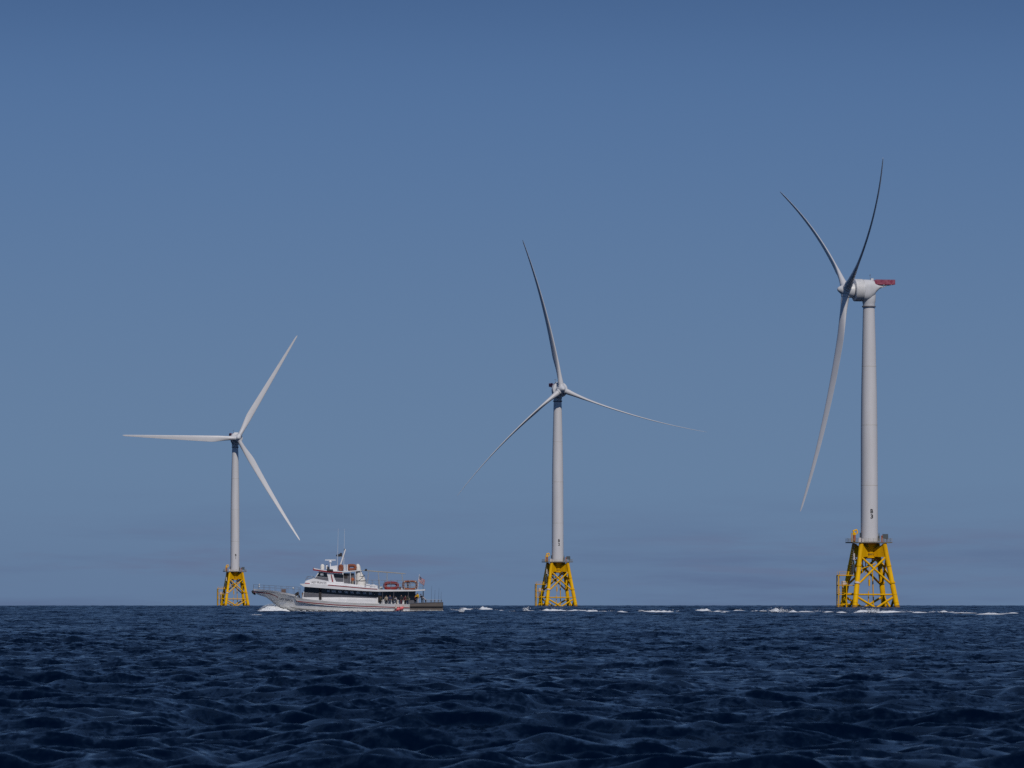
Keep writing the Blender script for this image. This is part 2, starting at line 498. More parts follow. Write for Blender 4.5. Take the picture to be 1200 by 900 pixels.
# ------------------------------------------------------------------ wind turbines
PSI = R(13.0)          # heading of the jacket foundations
HUB_Z = 100.0
def tower_r(z):
    pts = [(20.8, 2.72), (55, 2.62), (66, 2.5), (80, 2.2), (94.6, 1.84)]
    for (a, ra), (b, rb) in zip(pts, pts[1:]):
        if z <= b: return ra + (rb - ra) * (z - a) / (b - a)
    return pts[-1][1]

def blade_mesh():
    b = MB()
    nsp, nc = 46, 22
    ts = [0, .012, .03] + [0.05 + 0.95 * (i / (nsp - 4)) ** 1.0 for i in range(nsp - 3)]
    rings = []
    for t in ts:
        z = 1.3 + t * 69.7
        # chord
        if t < 0.04: ch = 2.5
        elif t < 0.2: u = (t - .04) / .16; u = u * u * (3 - 2 * u); ch = 2.5 + 1.2 * u
        else: ch = 3.7 * (1 - (t - .2) / .8) ** 0.92 * 0.83 + 0.72
        if t > 0.985: ch *= 0.55
        th = 1.0 if t < .03 else (0.24 + 0.76 * max(0, 1 - (t - .03) / .19) ** 1.6 if t < .22 else 0.24 - 0.05 * min(1, (t - .22) / .5))
        blend = min(1, max(0, (t - .03) / .17))
        tw = R(14) * (1 - t) ** 2 * blend
        bend = -7.4 * t ** 2.1
        ring = []
        for k in range(nc):
            a = 2 * math.pi * k / nc
            # circle
            cx, cy = math.cos(a) * ch / 2, math.sin(a) * ch / 2 * th
            # aerofoil: x from leading (+) to trailing edge (-)
            xx = (1 - math.cos(a)) / 2
            yt = 5 * th * (0.2969 * math.sqrt(xx) - .126 * xx - .3516 * xx ** 2 + .2843 * xx ** 3 - .1036 * xx ** 4) * ch
            ax = ch * (0.32 - xx)
            ay = yt * (1 if a < math.pi else -0.75)
            px = cx * (1 - blend) + ax * blend; py = cy * (1 - blend) + ay * blend
            ring.append((px * math.cos(tw) - py * math.sin(tw), px * math.sin(tw) + py * math.cos(tw) + bend, z))
        rings.append(ring)
    vv = [p for rg in rings for p in rg]
    fs = []
    for i in range(len(rings) - 1):
        for k in range(nc):
            fs.append((i * nc + k, i * nc + (k + 1) % nc, (i + 1) * nc + (k + 1) % nc, (i + 1) * nc + k))
    b.add(vv, fs, True)
    b.add(rings[-1], [tuple(range(nc))]); b.add(rings[0], [tuple(reversed(range(nc)))])
    return b

OVER = 7.4             # hub centre ahead of the tower axis
YAX = Matrix.Rotation(R(90), 4, 'X')   # lathe z -> -y (upwind)

def jac(x, y, z):
    """corner-frame point of the jacket turned to its heading"""
    c, s_ = math.cos(PSI), math.sin(PSI)
    return Vector((x * c - y * s_, x * s_ + y * c, z))
def half(z): return (13.9 + (7.5 - 13.9) * z / 20.2) / 2
def leg_pt(i, z):
    sx, sy = ((-1, -1), (1, -1), (1, 1), (-1, 1))[i]
    return jac(sx * half(z), sy * half(z), z)

def make_turbine(code):
    t = empty('wind_turbine')
    # tower with its section joints
    tw = MB()
    prof = []
    for i in range(40):
        z = 20.8 + (94.6 - 20.8) * i / 39
        prof.append((tower_r(z), z))
    tw.lathe(prof, 48)
    tower = tw.build('tower', M['tower'], t)
    for z in (21.0, 38.5, 57.5, 76.0):
        fl = MB()
        rr = tower_r(z) + 0.012
        fl.lathe([(rr - .01, z - .05), (rr, z - .03), (rr, z + .03), (rr - .01, z + .05)], 48)
        fl.build('section_joint', M['galv'], tower)
    # lettering wrapped on the tower
    for ch, zc in ((code[0], 30.4), (code[1], 28.75)):
        vv, ff, wd, hg = text_polys(ch, 1.75, 0.05)
        sx, sz = 0.86 / wd if ch != '1' else 0.8, 1.32 / hg
        # thicken through subdividing is not needed: the letter is small against the tower
        mb = MB(); out = []
        for x, y in vv:
            rr = tower_r(zc + y * sz) + 0.07
            a = PSI + x * sx / rr
            out.append((rr * math.sin(a), -rr * math.cos(a), zc + y * sz))
        mb.add(out, ff)
        o = mb.build('marking', M['black'], tower)
        md = o.modifiers.new('thick', 'SOLIDIFY'); md.thickness = 0.02
    dr_ = MB()
    a0 = PSI + R(70)
    mr = Matrix.Rotation(a0, 4, 'Z')
    dr_.box(mr @ Vector((0, -2.72, 22.2)), (1.0, 0.12, 2.2), mr)
    dr_.build('door', M['galv'], tower)
    # ------------- nacelle, built facing -Y at hub height, origin on the tower axis
    Z0 = Vector((0, 0, HUB_Z))
    nac = empty('nacelle')
    bpy.data.objects.remove(nac)
    nb = MB()
    # neck below
    nb.lathe([(1.85, -5.3), (1.9, -4.3), (2.0, -3.9), (2.15, -2.9), (2.2, -1.5), (1.9, 0.0)], 40)
    # rear shell: from the generator back to the stern, lofted ring by ring (y, halfwidth, top, bottom)
    secs = [(-2.2, 3.3, 3.4, -3.5), (-1.2, 3.2, 3.4, -3.55), (0.0, 2.9, 3.35, -3.2), (1.2, 2.5, 3.25, -2.2), (2.0, 2.2, 2.4, -0.9), (3.1, 1.8, 1.75, 0.3), (4.2, 1.5, 1.6, 1.0), (4.5, 1.2, 1.5, 1.15)]
    rings = []
    for y, hw, tp, bt in secs:
        rg = []
        for k in range(28):
            a = 2 * math.pi * k / 28
            c_, s_ = math.cos(a), math.sin(a)
            e = 0.75
            rg.append((hw * math.copysign(abs(c_) ** e, c_), y, (tp + bt) / 2 + (tp - bt) / 2 * math.copysign(abs(s_) ** e, s_)))
        rings.append(rg)
    vv = [p for rg in rings for p in rg]; fs = []
    for i in range(len(rings) - 1):
        for k in range(28):
            fs.append((i * 28 + k, (i + 1) * 28 + k, (i + 1) * 28 + (k + 1) % 28, i * 28 + (k + 1) % 28))
    nb.add(vv, fs, True); nb.add(rings[-1], [tuple(reversed(range(28)))])
    nb.box((0, 1.0, 3.5), (1.2, 0.8, 0.5))
    nacelle = nb.build('nacelle', M['nacelle'], t)
    nacelle.location = Z0
    # direct-drive generator drum with its ribs
    g = MB()
    prof = [(2.0, 4.95), (3.2, 4.9), (3.5, 4.75)]
    for i in range(8):
        z = 4.6 - i * 0.3
        prof += [(3.55, z), (3.55, z - .16), (3.44, z - .2), (3.44, z - .27)]
    prof += [(3.5, 2.2), (3.3, 1.9), (2.0, 1.9)]
    g.lathe(prof, 56, YAX)
    g.build('generator', M['nacelle'], nacelle)
    yr = MB(); yr.lathe([(1.9, -5.4), (2.16, -5.35), (2.16, -4.95), (1.95, -4.9)], 40)
    yr.build('yaw_ring', M['seam'], nacelle)
    # helicopter hoist basket at the stern
    hp = MB()
    y0, y1, hw, zb, zt = 1.55, 8.0, 2.0, 1.85, 3.25
    hp.box((0, (y0 + y1) / 2, zb), (2 * hw, y1 - y0, 0.12))
    for sx in (-1, 1):
        hp.box((sx * hw, (y0 + y1) / 2, zb + 0.72), (0.06, y1 - y0 - .02, 1.25))
        hp.tube([(sx * hw, y0, zt + .05), (sx * hw, y1, zt + .05)], 0.06, 6)
        for i in range(7):
            y = y0 + (y1 - y0) * i / 6
            hp.tube([(sx * (hw + .05), y, zb - .06), (sx * (hw + .05), y, zt + .05)], 0.055, 6)
    hp.box((0, y1, zb + 0.72), (2 * hw - .1, 0.06, 1.25))
    basket = hp.build('hoist_basket', M['red'], nacelle)
    st = MB()
    for sx in (-1, 1):
        st.tube([(sx * 1.2, 3.2, 0.6), (sx * 1.6, 6.0, 1.72)], 0.14, 8)
    st.tube([(-2, 4.4, 1.72), (2, 4.4, 1.72)], 0.12, 6); st.tube([(-2, 6.8, 1.72), (2, 6.8, 1.72)], 0.12, 6)
    st.build('basket_bracket', M['nacelle'], basket)
    mast = MB()
    mast.tube([(-0.9, 0.7, 3.3), (-0.9, 0.7, 5.0)], 0.05, 6); mast.tube([(-1.2, 0.7, 4.8), (-0.6, 0.7, 4.8)], 0.04, 6)
    mast.ball((-1.2, .7, 4.9), .12); mast.ball((-.6, .7, 4.9), .12)
    mast.build('wind_sensor', M['seam'], nacelle)
    # ------------- hub
    h = MB()
    h.lathe([(2.3, -2.35), (2.3, -1.6), (2.1, -0.8), (2.0, 0.2), (1.85, 0.8), (1.45, 1.5), (1.1, 2.0), (0.8, 2.45), (0.5, 2.75), (0.25, 2.88), (0.0, 2.9)], 40, YAX)
    for k in range(3):
        a = R(120 * k)
        d = Vector((math.sin(a), 0, math.cos(a)))
        h.tube([d * 0.6, d * 1.9, d * 2.12], [1.5, 1.46, 1.4], 28)
    hub = h.build('rotor_hub', M['nacelle'], t)
    bl = blade_mesh().build('blade', M['blade'], t)
    # ------------- foundation
    lt = None
    for i in range(4):
        lg = MB()
        p0, p1 = leg_pt(i, -4.0), leg_pt(i, 20.2)
        lg.tube([p0, leg_pt(i, 7.0), leg_pt(i, 7.15), p1], [0.86, 0.84, 0.76, 0.74], 24)
        leg = lg.build('leg', M['yellow'], t)
        cl_ = MB()
        cl_.tube([leg_pt(i, -4), leg_pt(i, .75)], [0.9, 0.88], 24)
        cl_.build('splash_sleeve', M['splash'], leg)
        cp = MB()
        d = (p1 - p0).normalized()
        a = leg_pt(i, 7.6)
        cp.tube([a, a + d * 0.5], [0.98, 0.98], 20)
        for z in (1.6, 4.1, 13.0):
            q = leg_pt(i, z); wb = MB(); wb.tube([q, q + d * .18], [.9, .9], 20); wb.build('weld_band', M['yellow'], leg)
        cp.build('clamp', M['pale'] if i in (0, 3) else M['yellow'], leg)
    for i in range(4):
        j = (i + 1) % 4
        for a, b_ in ((i, j), (j, i)):
            br = MB()
            br.tube([leg_pt(a, 16.3), leg_pt(b_, 7.0)], 0.34, 14)
            br.build('cross_brace', M['yellow'], t)
            lo = MB()
            lo.tube([leg_pt(a, 3.7), leg_pt(b_, -4.6)], 0.36, 14)
            lo.build('lower_brace', M['yellow'], t)
        hb = MB(); hb.tube([leg_pt(i, 4.2), leg_pt(j, 4.2)], 0.26, 12)
        hb.build('horizontal_brace', M['yellow'], t)
    # transition piece: cone, column and four box girders
    tp = MB()
    tp.lathe([(1.7, 15.5), (1.92, 15.8), (1.92, 18.1), (2.0, 18.5), (2.6, 20.3), (2.72, 20.55)], 40)
    tp.lathe([(2.0, 15.7), (2.06, 15.8), (2.06, 15.95), (1.92, 16.0)], 40)
    for i in range(4):
        p = leg_pt(i, 18.5); d = Vector((p.x, p.y, 0)); ln = d.length; d.normalize(); n_ = Vector((-d.y, d.x, 0))
        za = 15.9; 
        def girder(s0, s1):
            prof = [(s0, za + .3, 18.2), (s1, za, 20.2)]
            vv = []
            for s_, zb, zt in prof:
                for e in (-.55, .55):
                    for z in (zb, zt): vv.append(d * s_ + n_ * e + Vector((0, 0, z)))
            tp.add(vv, [(0, 1, 3, 2), (4, 6, 7, 5), (0, 4, 5, 1), (2, 3, 7, 6), (1, 5, 7, 3), (0, 2, 6, 4)])
        girder(1.0, ln)
    # gusset plates between neighbouring legs, meeting at the column
    for i in range(4):
        j = (i + 1) % 4
        for a, b_ in ((i, j), (j, i)):
            pa = leg_pt(a, 20.0); pb = leg_pt(a, 16.2); m_ = (leg_pt(i, 17) + leg_pt(j, 17)) * 0.5
            inn = Vector((m_.x, m_.y, 0)).normalized() * 1.75
            n2 = Vector((m_.x, m_.y, 0)).normalized() * 0.06
            ed = (pa - inn); ed.z = 0; nn = Vector((m_.x, m_.y, 0)).normalized(); ed = (ed - nn * ed.dot(nn)).normalized()
            inn = nn * 0.9 + ed * 1.45
            q = [pa, pb, Vector((inn.x, inn.y, 16.4)), Vector((inn.x, inn.y, 18.3))]
            vv = [v - n2 for v in q] + [v + n2 for v in q]
            tp.add(vv, [(0, 1, 2, 3), (7, 6, 5, 4), (0, 4, 5, 1), (1, 5, 6, 2), (2, 6, 7, 3), (3, 7, 4, 0)])
    tpo = tp.build('transition_piece', M['yellow'], t)
    vv, ff, wd, hg = text_polys('BIWF ' + code[1], 0.8)
    sg = MB(); out = []
    nrmv = Vector((math.sin(PSI), -math.cos(PSI), 0)); tan = Vector((math.cos(PSI), math.sin(PSI), 0))
    for x, y in vv:
        rr = 1.99; a = PSI + x * (2.0 / wd) / rr
        out.append((rr * math.sin(a), -rr * math.cos(a), 16.85 + y * (0.6 / hg)))
    sg.add(out, ff)
    so_ = sg.build('marking', M['black'], tpo)
    md = so_.modifiers.new('thick', 'SOLIDIFY'); md.thickness = 0.02
    # service deck
    dk = MB()
    outl = [(-5.2, -4.75), (5.2, -4.75), (6.5, -3.4), (6.5, 4.6), (5.2, 5.9), (-5.2, 5.9), (-6.5, 4.6), (-6.5, -3.4)]
    outl = [jac(x, y, 0) for x, y in outl]
    no_ = len(outl)
    dk.add([(p.x, p.y, 20.4) for p in outl] + [(p.x, p.y, 20.72) for p in outl], [tuple(reversed(range(no_))), tuple(range(no_, 2 * no_))] + [(k, (k + 1) % no_, no_ + (k + 1) % no_, no_ + k) for k in range(no_)])
    deck = dk.build('service_deck', M['grate'], t)
    rl = MB()
    for k in range(no_):
        a, b_ = outl[k] * .985, outl[(k + 1) % no_] * .985
        seg = max(1, round((b_ - a).length / 1.6))
        for q in range(seg):
            pa = a + (b_ - a) * q / seg + Vector((0, 0, 20.7))
            rl.tube([pa, pa + Vector((0, 0, 1.15))], 0.045, 6)
        for hz in (0.4, 0.78, 1.13): rl.tube([a + Vector((0, 0, 20.7 + hz)), b_ + Vector((0, 0, 20.7 + hz))], 0.03, 5)
    rl.build('railing', M['galv'], deck)
    # davit crane on the deck, folded
    cr = MB()
    c0 = Vector((-4.9, -1.6, 20.7))
    cr.tube([c0, c0 + Vector((0, 0, 2.4))], [0.45, 0.38], 14)
    cr.box(c0 + Vector((0.1, 0, 2.6)), (1.1, 0.9, 0.7))
    cr.tube([c0 + Vector((0.1, 0, 2.8)), c0 + Vector((-.3, .3, 3.5)), c0 + Vector((.9, 1.2, 3.9))], [0.3, .28, .22], 10)
    cr.tube([c0 + Vector((.9, 1.2, 3.9)), c0 + Vector((1.1, .6, 3.0)), c0 + Vector((.9, -.3, 2.6))], [.2, .2, .16], 10)
    cr.tube([c0 + Vector((-.75, -.3, 0)), c0 + Vector((-.75, -.3, 2.9))], .14, 8)
    crane = cr.build('deck_crane', M['yellow'], deck)
    cc = MB(); cc.box(c0 + Vector((.1, -.62, 1.3)), (.7, .5, 1.7)); cc.build('winch', M['rustred'], crane)
    cb = MB()
    cb.box((-3.1, -2.0, 21.4), (0.8, 0.7, 1.3)); cb.box((-2.2, -2.9, 21.25), (.6, .5, 1.0))
    cb.build('equipment_box', M['pale'], deck)
    ds = MB()
    ds.box((-2.9, -.6, 22.2), (.35, .4, 2.9))
    ds.build('control_cabinet', M['dkgrey'], deck)
    ps = MB()
    mrot = Matrix.Rotation(R(38), 4, 'X') @ Matrix.Rotation(R(-12), 4, 'Y')
    ps.box((4.9, -1.7, 22.55), (1.8, 1.7, .12), Matrix.Rotation(R(50), 4, 'X'))
    ps.box((5.2, -1.2, 22.2), (1.1, .7, 1.0))
    pso = ps.build('solar_panel', M['dkgrey'], deck)
    pl = MB()
    pl.tube([(4.4, -1.3, 20.7), (4.4, -1.3, 22.4)], .07, 6); pl.tube([(5.4, -1.3, 20.7), (5.4, -1.3, 22.4)], .07, 6)
    pl.tube([(4.4, -1.3, 21.9), (5.4, -1.3, 21.9)], .06, 6)
    wk = MB(); wk.box((3.8, -2.2, 21.5), (.45, .45, 1.5)); wk.ball((3.8, -2.2, 22.5), .28); wk.build('cable_drum', M['rustred'], deck)
    pl.build('panel_stand', M['rustred'], pso)
    an = MB(); an.tube([(2.95, -1.2, 20.7), (2.95, -1.2, 23.6)], .08, 6); an.box((2.95, -1.2, 21.9), (.4, .4, 1.6))
    an.build('beacon_post', M['dkgrey'], deck)
    # boat landing on the face between the two legs at the upwind side (-x)
    bl_ = MB()
    P = lambda x, y, z: jac(x, y, z)
    ax = -half(3) - 4.3
    for y in (-2.3, -0.4):
        bl_.tube([P(ax, y, -3), P(ax, y, 10.3)], .18, 12)
        for z in (1.0, 4.2, 7.1, 10.2):
            bl_.tube([P(ax, y, z), P(-half(z) + .3, y - .6, z)], .12, 10)
    for z in (10.2, 7.1, 4.2): bl_.tube([P(ax, -2.3, z), P(ax, -.4, z)], .16, 10)
    for y in (-3.6, .9):
        bl_.tube([P(ax + 2.2, y, -3), P(ax + 2.2, y, 7.4)], .2, 12)
        bl_.tube([P(ax + 2.2, y, 4.5), P(-half(4.5), y, 4.5)], .18, 10); bl_.tube([P(ax + 2.2, y, 1.2), P(-half(1.2), y, 1.2)], .18, 10)
    land = bl_.build('boat_landing', M['yellow'], t)
    ld = MB()
    for y in (-1.65, -1.05): ld.tube([P(ax + .5, y, -2), P(ax + .5, y, 11.2)], .06, 6)
    z = -1.5
    while z < 11.2:
        ld.tube([P(ax + .5, -1.65, z), P(ax + .5, -1.05, z)], .03, 5); z += .35
    ld.build('ladder', M['galv'], land)
    for z, x0, x1 in ((4.75, ax + .2, ax + 2.6), (7.2, ax + .9, ax + 2.9), (10.35, ax + .2, ax + 3.3)):
        pf = MB(); pf.box(P((x0 + x1) / 2, -1.3, z), (x1 - x0, 2.2, .14), Matrix.Rotation(PSI, 4, 'Z'))
        for x in (x0, x1):
            for y in (-2.4, -.2): pf.tube([P(x, y, z), P(x, y, z + 1.1)], .05, 5)
        for hz in (.55, 1.1): pf.tube([P(x0, -2.4, z + hz), P(x1, -2.4, z + hz)], .04, 5)
        pf.build('rest_platform', M['yellow'], land)
    bx = MB(); bx.box(P(ax + 1.9, -1.6, 7.9), (1.0, .8, 1.2), Matrix.Rotation(PSI, 4, 'Z')); bx.build('equipment_box', M['pale'], land)
    # upper ladder in its hoops, and the cabinet half way up
    ul = MB()
    xl = lambda z: -half(z) - 1.0
    for y in (-1.9, -1.3): ul.tube([P(xl(10), y, 10.3), P(xl(10) + .9, y, 20.4)], .06, 6)
    for k in range(28):
        z = 10.5 + k * .35; x = xl(10) + .9 * (z - 10.3) / 10.1
        ul.tube([P(x, -1.9, z), P(x, -1.3, z)], .03, 5)
        if k % 2 == 0:
            ul.tube([P(x, -1.9, z), P(x - .6, -2.0, z), P(x - .8, -1.6, z), P(x - .6, -1.2, z), P(x, -1.3, z)], .03, 4)
    ul.build('upper_ladder', M['galv'], t)
    cab = MB(); cab.box(P(xl(12) + .1, -2.1, 12.4), (.8, .8, 2.6), Matrix.Rotation(PSI, 4, 'Z')); cab.build('cabinet', M['dkgrey'], t)
    mp_ = MB()
    mp_.box(P(xl(15) + .3, -1.6, 15.2), (1.6, 1.8, .12), Matrix.Rotation(PSI, 4, 'Z'))
    for x in (-.5, .5):
        for y in (-2.5, -.8): mp_.tube([P(xl(15) + .3 + x, y, 15.2), P(xl(15) + .3 + x, y, 16.8)], .06, 5)
    mp_.box(P(xl(15) + .1, -1.4, 16.2), (.4, .5, 1.9), Matrix.Rotation(PSI, 4, 'Z'))
    mp_.build('mid_platform', M['pale'], t)
    # cable tubes inside the jacket and the hanging hose
    for x, y in ((-1.6, 2.2), (-.5, 2.6), (1.4, 1.8)):
        jt = MB(); jt.tube([P(x, y, 16.0), P(x * 1.5, y * 1.3, -3)], .2, 10) if x > 1 else jt.tube([P(x, y, 16.0), P(x, y, 11.0)], .16, 10)
        jt.build('cable_tube', M['yellow'], t)
    hg_ = MB()
    hg_.tube([P(-1.5, -4.8, 13.2), P(-1.6, -4.9, 10.5), P(-1.55, -4.9, 7.2)], [.1, .12, .16], 8)
    hg_.tube([P(-1.55, -4.9, 8.9), P(-1.55, -4.9, 6.9)], [.34, .28], 10)
    hg_.tube([P(-1.55, -4.9, 6.9), P(-1.9, -5.2, 2.4)], .06, 6)
    hg_.tube([P(-1.9, -5.2, 5.2), P(-1.9, -5.2, .6)], .16, 8)
    hg_.tube([P(-3.9, -3.5, 12.2), P(-.9, -4.7, 13.3), P(.8, -3.6, 14.0)], .16, 8)
    hg_.build('hanging_hose', M['yellow'], t)
    # diagonal stiffeners at the upper knee, behind the front face
    kn = MB()
    kn.tube([P(-4.6, -1.0, 13.0), P(-1.2, 1.2, 15.9)], .3, 10); kn.tube([P(4.6, -1.0, 13.0), P(1.2, 1.2, 15.9)], .3, 10)
    kn.build('knee_brace', M['yellow'], t)
    return t

def pose_turbine(t, yaw, az, pitch, tilt, cone):
    mz = Matrix.Rotation(R(yaw), 4, 'Z')
    tz = Matrix.Translation((0, 0, HUB_Z))
    hubm = tz @ mz @ Matrix.Translation((0, -OVER, 0)) @ Matrix.Rotation(R(-tilt), 4, 'X') @ Matrix.Rotation(R(az), 4, 'Y')
    proto = None
    for c in kids(t):
        kind = c.name.split('.')[0]
        if kind == 'nacelle': c.matrix_local = tz @ mz
        elif kind == 'rotor_hub': c.matrix_local = hubm
        elif kind == 'blade': proto = c
    for k in range(3):
        b = proto if k == 0 else proto.copy()
        if k:
            COL.objects.link(b); b.parent = t
        b.matrix_local = hubm @ Matrix.Rotation(R(120 * k), 4, 'Y') @ Matrix.Rotation(R(cone), 4, 'X') @ Matrix.Rotation(R(pitch), 4, 'Z')

specs = [  # px of the tower, distance, code, yaw, azimuth, pitch, label
    (1018.7, 1790.0, 'B3', -78.0, 62.0, -27.0, 5.5, 1.6, 'tallest nearest white wind turbine marked B3, rotor seen edge-on, red hoist basket'),
    (653.5, 2628.0, 'B2', 14.5, -8.4, -77.0, 5.0, 0.0, 'white wind turbine marked B2 with thin curved feathered blades, one pointing up'),
    (275.5, 3399.0, 'B1', 14.5, 31.0, -6.0, 5.0, 0.0, 'smallest farthest white wind turbine with straight broad blades, one level, beside the boat bow'),
]
for px, D, code, yaw, az, pitch, tilt, cone, label in specs:
    t = make_turbine(code)
    x = (px - 600) / F * D
    t.location = (x, D, sea_z(x, D))
    tag(t, label, 'wind turbine', 'offshore wind turbines on yellow jackets')
    pose_turbine(t, yaw, az, pitch, tilt, cone)

# ------------------------------------------------------------------ the excursion boat
BD = 1000.0
BS = F / BD                                     # photograph pixels per metre at the boat
BX = (408.0 - 600.0) / BS
BZ = sea_z(BX, BD)
def bx(px): return (px - 408.0) / BS
def bz(py): return (717.0 - py) / BS
def poly(*pts): return [(bx(a), bz(b)) for a, b in pts]
boat = empty('excursion_boat', (BX, BD, BZ))
tag(boat, 'long white passenger boat with red stripes and open upper deck, heading left past the turbines', 'boat')

# hull stations: px, sheer py, half beam at sheer, chine py, half beam at chine, keel py
ST = [(297, 691.2, .42, 693.8, .34, 694.2), (304, 691.8, 1.05, 696.6, .42, 697.4), (312, 692.6, 1.75, 698.8, .45, 699.6), (318, 693.2, 2.2, 702.2, .38, 704.2),
      (323, 693.9, 2.5, 705.5, .55, 709), (330, 694.9, 2.85, 708.6, 1.0, 714), (338, 696.3, 3.1, 711.2, 1.6, 718), (347, 698.2, 3.3, 713.6, 2.3, 722),
      (352, 700.6, 3.4, 714.4, 2.55, 723), (365, 702.6, 3.5, 715.4, 2.9, 724), (385, 704.6, 3.55, 716.2, 3.1, 725), (410, 706.2, 3.6, 716.8, 3.25, 726), (440, 707.3, 3.6, 717, 3.3, 726), (481, 708, 3.55, 717, 3.3, 725)]
def hull_at(px):
    for a, b in zip(ST, ST[1:]):
        if a[0] <= px <= b[0]:
            u = (px - a[0]) / (b[0] - a[0])
            return [p + (q - p) * u for p, q in zip(a, b)]
    return list(ST[-1])
def hull_y(px, py):
    _, sh, bs, chp, bc, kp = hull_at(px)
    if py <= chp:
        u = (py - sh) / max(chp - sh, 1e-3)
        u = max(0, min(1, u))
        return bs + (bc - bs) * (u * 0.55 + 0.45 * (1 - (1 - u) ** 2))
    u = min(1, (py - chp) / max(kp - chp, 1e-3))
    return bc * (1 - u)
def hull_loft(px0, px1, f0, f1, nstep=40, rows=8):
    """side shell between two heights, f in 0..1 from the sheer to the chine"""
    b = MB()
    pxs = [px0 + (px1 - px0) * i / nstep for i in range(nstep + 1)]
    for sg in (-1, 1):
        vv = []
        for px in pxs:
            _, sh, bs, chp, bc, kp = hull_at(px)
            for r_ in range(rows + 1):
                py = sh + (chp - sh) * (f0 + (f1 - f0) * r_ / rows)
                vv.append((bx(px), sg * hull_y(px, py), bz(py)))
        fs = []
        for i in range(nstep):
            for r_ in range(rows):
                a = i * (rows + 1) + r_
                q = (a, a + 1, a + rows + 2, a + rows + 1)
                fs.append(q if sg > 0 else q[::-1])
        b.add(vv, fs, True)
    return b
hb = hull_loft(297, 481, 0, 1)
# bottom, deck and bow end
vb = []
pxs = [297 + 184 * i / 46 for i in range(47)]
for px in pxs:
    _, sh, bs, chp, bc, kp = hull_at(px)
    vb.append([(bx(px), -bc, bz(chp)), (bx(px), 0, bz(kp)), (bx(px), bc, bz(chp))])
vv = [p for rg in vb for p in rg]
fs = []
for i in range(46):
    for k in range(2): fs.append((i * 3 + k, i * 3 + k + 1, i * 3 + k + 4, i * 3 + k + 3))
hb.add(vv, fs, True)
s0 = hull_at(297)
hb.add([(bx(297), -s0[2], bz(s0[1])), (bx(297), -s0[4], bz(s0[3])), (bx(297), 0, bz(s0[5])), (bx(297), s0[4], bz(s0[3])), (bx(297), s0[2], bz(s0[1]))], [(0, 1, 2, 3, 4)])
hull = hb.build('hull', M['hull'], boat)
dk = MB()
vv = []
for px in pxs:
    _, sh, bs, chp, bc, kp = hull_at(px)
    low = 0.15 if px < 348 else 0.75
    if px >= 348: low = 0.75
    vv += [(bx(px), -bs + .06, bz(sh) - low), (bx(px), bs - .06, bz(sh) - low)]
dk.add(vv, [(2 * i, 2 * i + 2, 2 * i + 3, 2 * i + 1) for i in range(46)])
dk.build('main_deck', M['deck'], boat)

def strip(pts, h, off=0.03):
    """a raised strip that follows the hull side; pts (px, py) of its middle"""
    b = MB()
    n = 30
    P = []
    for i in range(n + 1):
        u = i / n * (len(pts) - 1); k = min(int(u), len(pts) - 2); u -= k
        P.append((pts[k][0] + (pts[k + 1][0] - pts[k][0]) * u, pts[k][1] + (pts[k + 1][1] - pts[k][1]) * u))
    for sg in (-1, 1):
        vv = []
        for px, py in P:
            for e, o in ((-h / 2, 0), (-h / 2, off), (h / 2, off), (h / 2, 0)):
                vv.append((bx(px), sg * (hull_y(px, py + e) + o), bz(py + e)))
        fs = []
        for i in range(n):
            for k in range(3):
                a = i * 4 + k; q = (a, a + 1, a + 5, a + 4)
                fs.append(q if sg > 0 else q[::-1])
        b.add(vv, fs)
    return b
strip([(347.5, 704.3), (365, 706.4), (395, 708.9), (430, 710.6), (480.5, 712.1)], 0.95).build('red_stripe', M['redtrim'], hull)
strip([(298, 693.6), (306, 694.4), (316, 695.6), (322, 697.6), (326.5, 700.2)], 0.95).build('red_stripe', M['redtrim'], hull)
strip([(297.5, 691.0), (304, 691.5), (312, 692.2), (320, 693.2), (330, 694.7), (338, 696.1), (347, 698.0)], 2.0, .08).build('toe_rail', M['white'], hull)
strip([(340, 711.4), (350, 713.2), (365, 714.6), (395, 715.8), (430, 716.3), (480.5, 716.4)], 1.3, .025).build('boot_band', M['scum'], hull)
strip([(347.5, 706.0), (365, 708.0), (395, 710.4), (430, 712.1), (480.5, 713.3)], 0.5, .045).build('rub_rail', M['white'], hull)
def hull_text(body, size, x0, x1, y0, y1, hgt):
    vv, ff, wd, hg = text_polys(body, size)
    mb = MB()
    for sg in (-1, 1):
        out = []
        for x, y in vv:
            u = x / wd + .5
            if sg > 0: u = 1 - u
            px = x0 + (x1 - x0) * u; py = y0 + (y1 - y0) * u - y / hg * hgt
            out.append((bx(px), sg * (hull_y(px, py) + .03), bz(py)))
        mb.add(out, ff)
    return mb
hull_text('LADY FRANCES', 1, 328.5, 344, 701.6, 704.0, 2.6).build('lettering', M['cl_navy'], hull)
an = MB()
an.tube([(bx(295.8), 0, bz(692.2)), (bx(297.5), 0, bz(694.5)), (bx(299.5), 0, bz(697))], [.22, .26, .1], 8)
an.box((bx(296.7), 0, bz(693.4)), (.35, .8, .5)); an.tube([(bx(296), -.5, bz(693)), (bx(297.2), 0, bz(695.6)), (bx(296), .5, bz(693))], .12, 8)
an.build('anchor', M['soot'], boat)

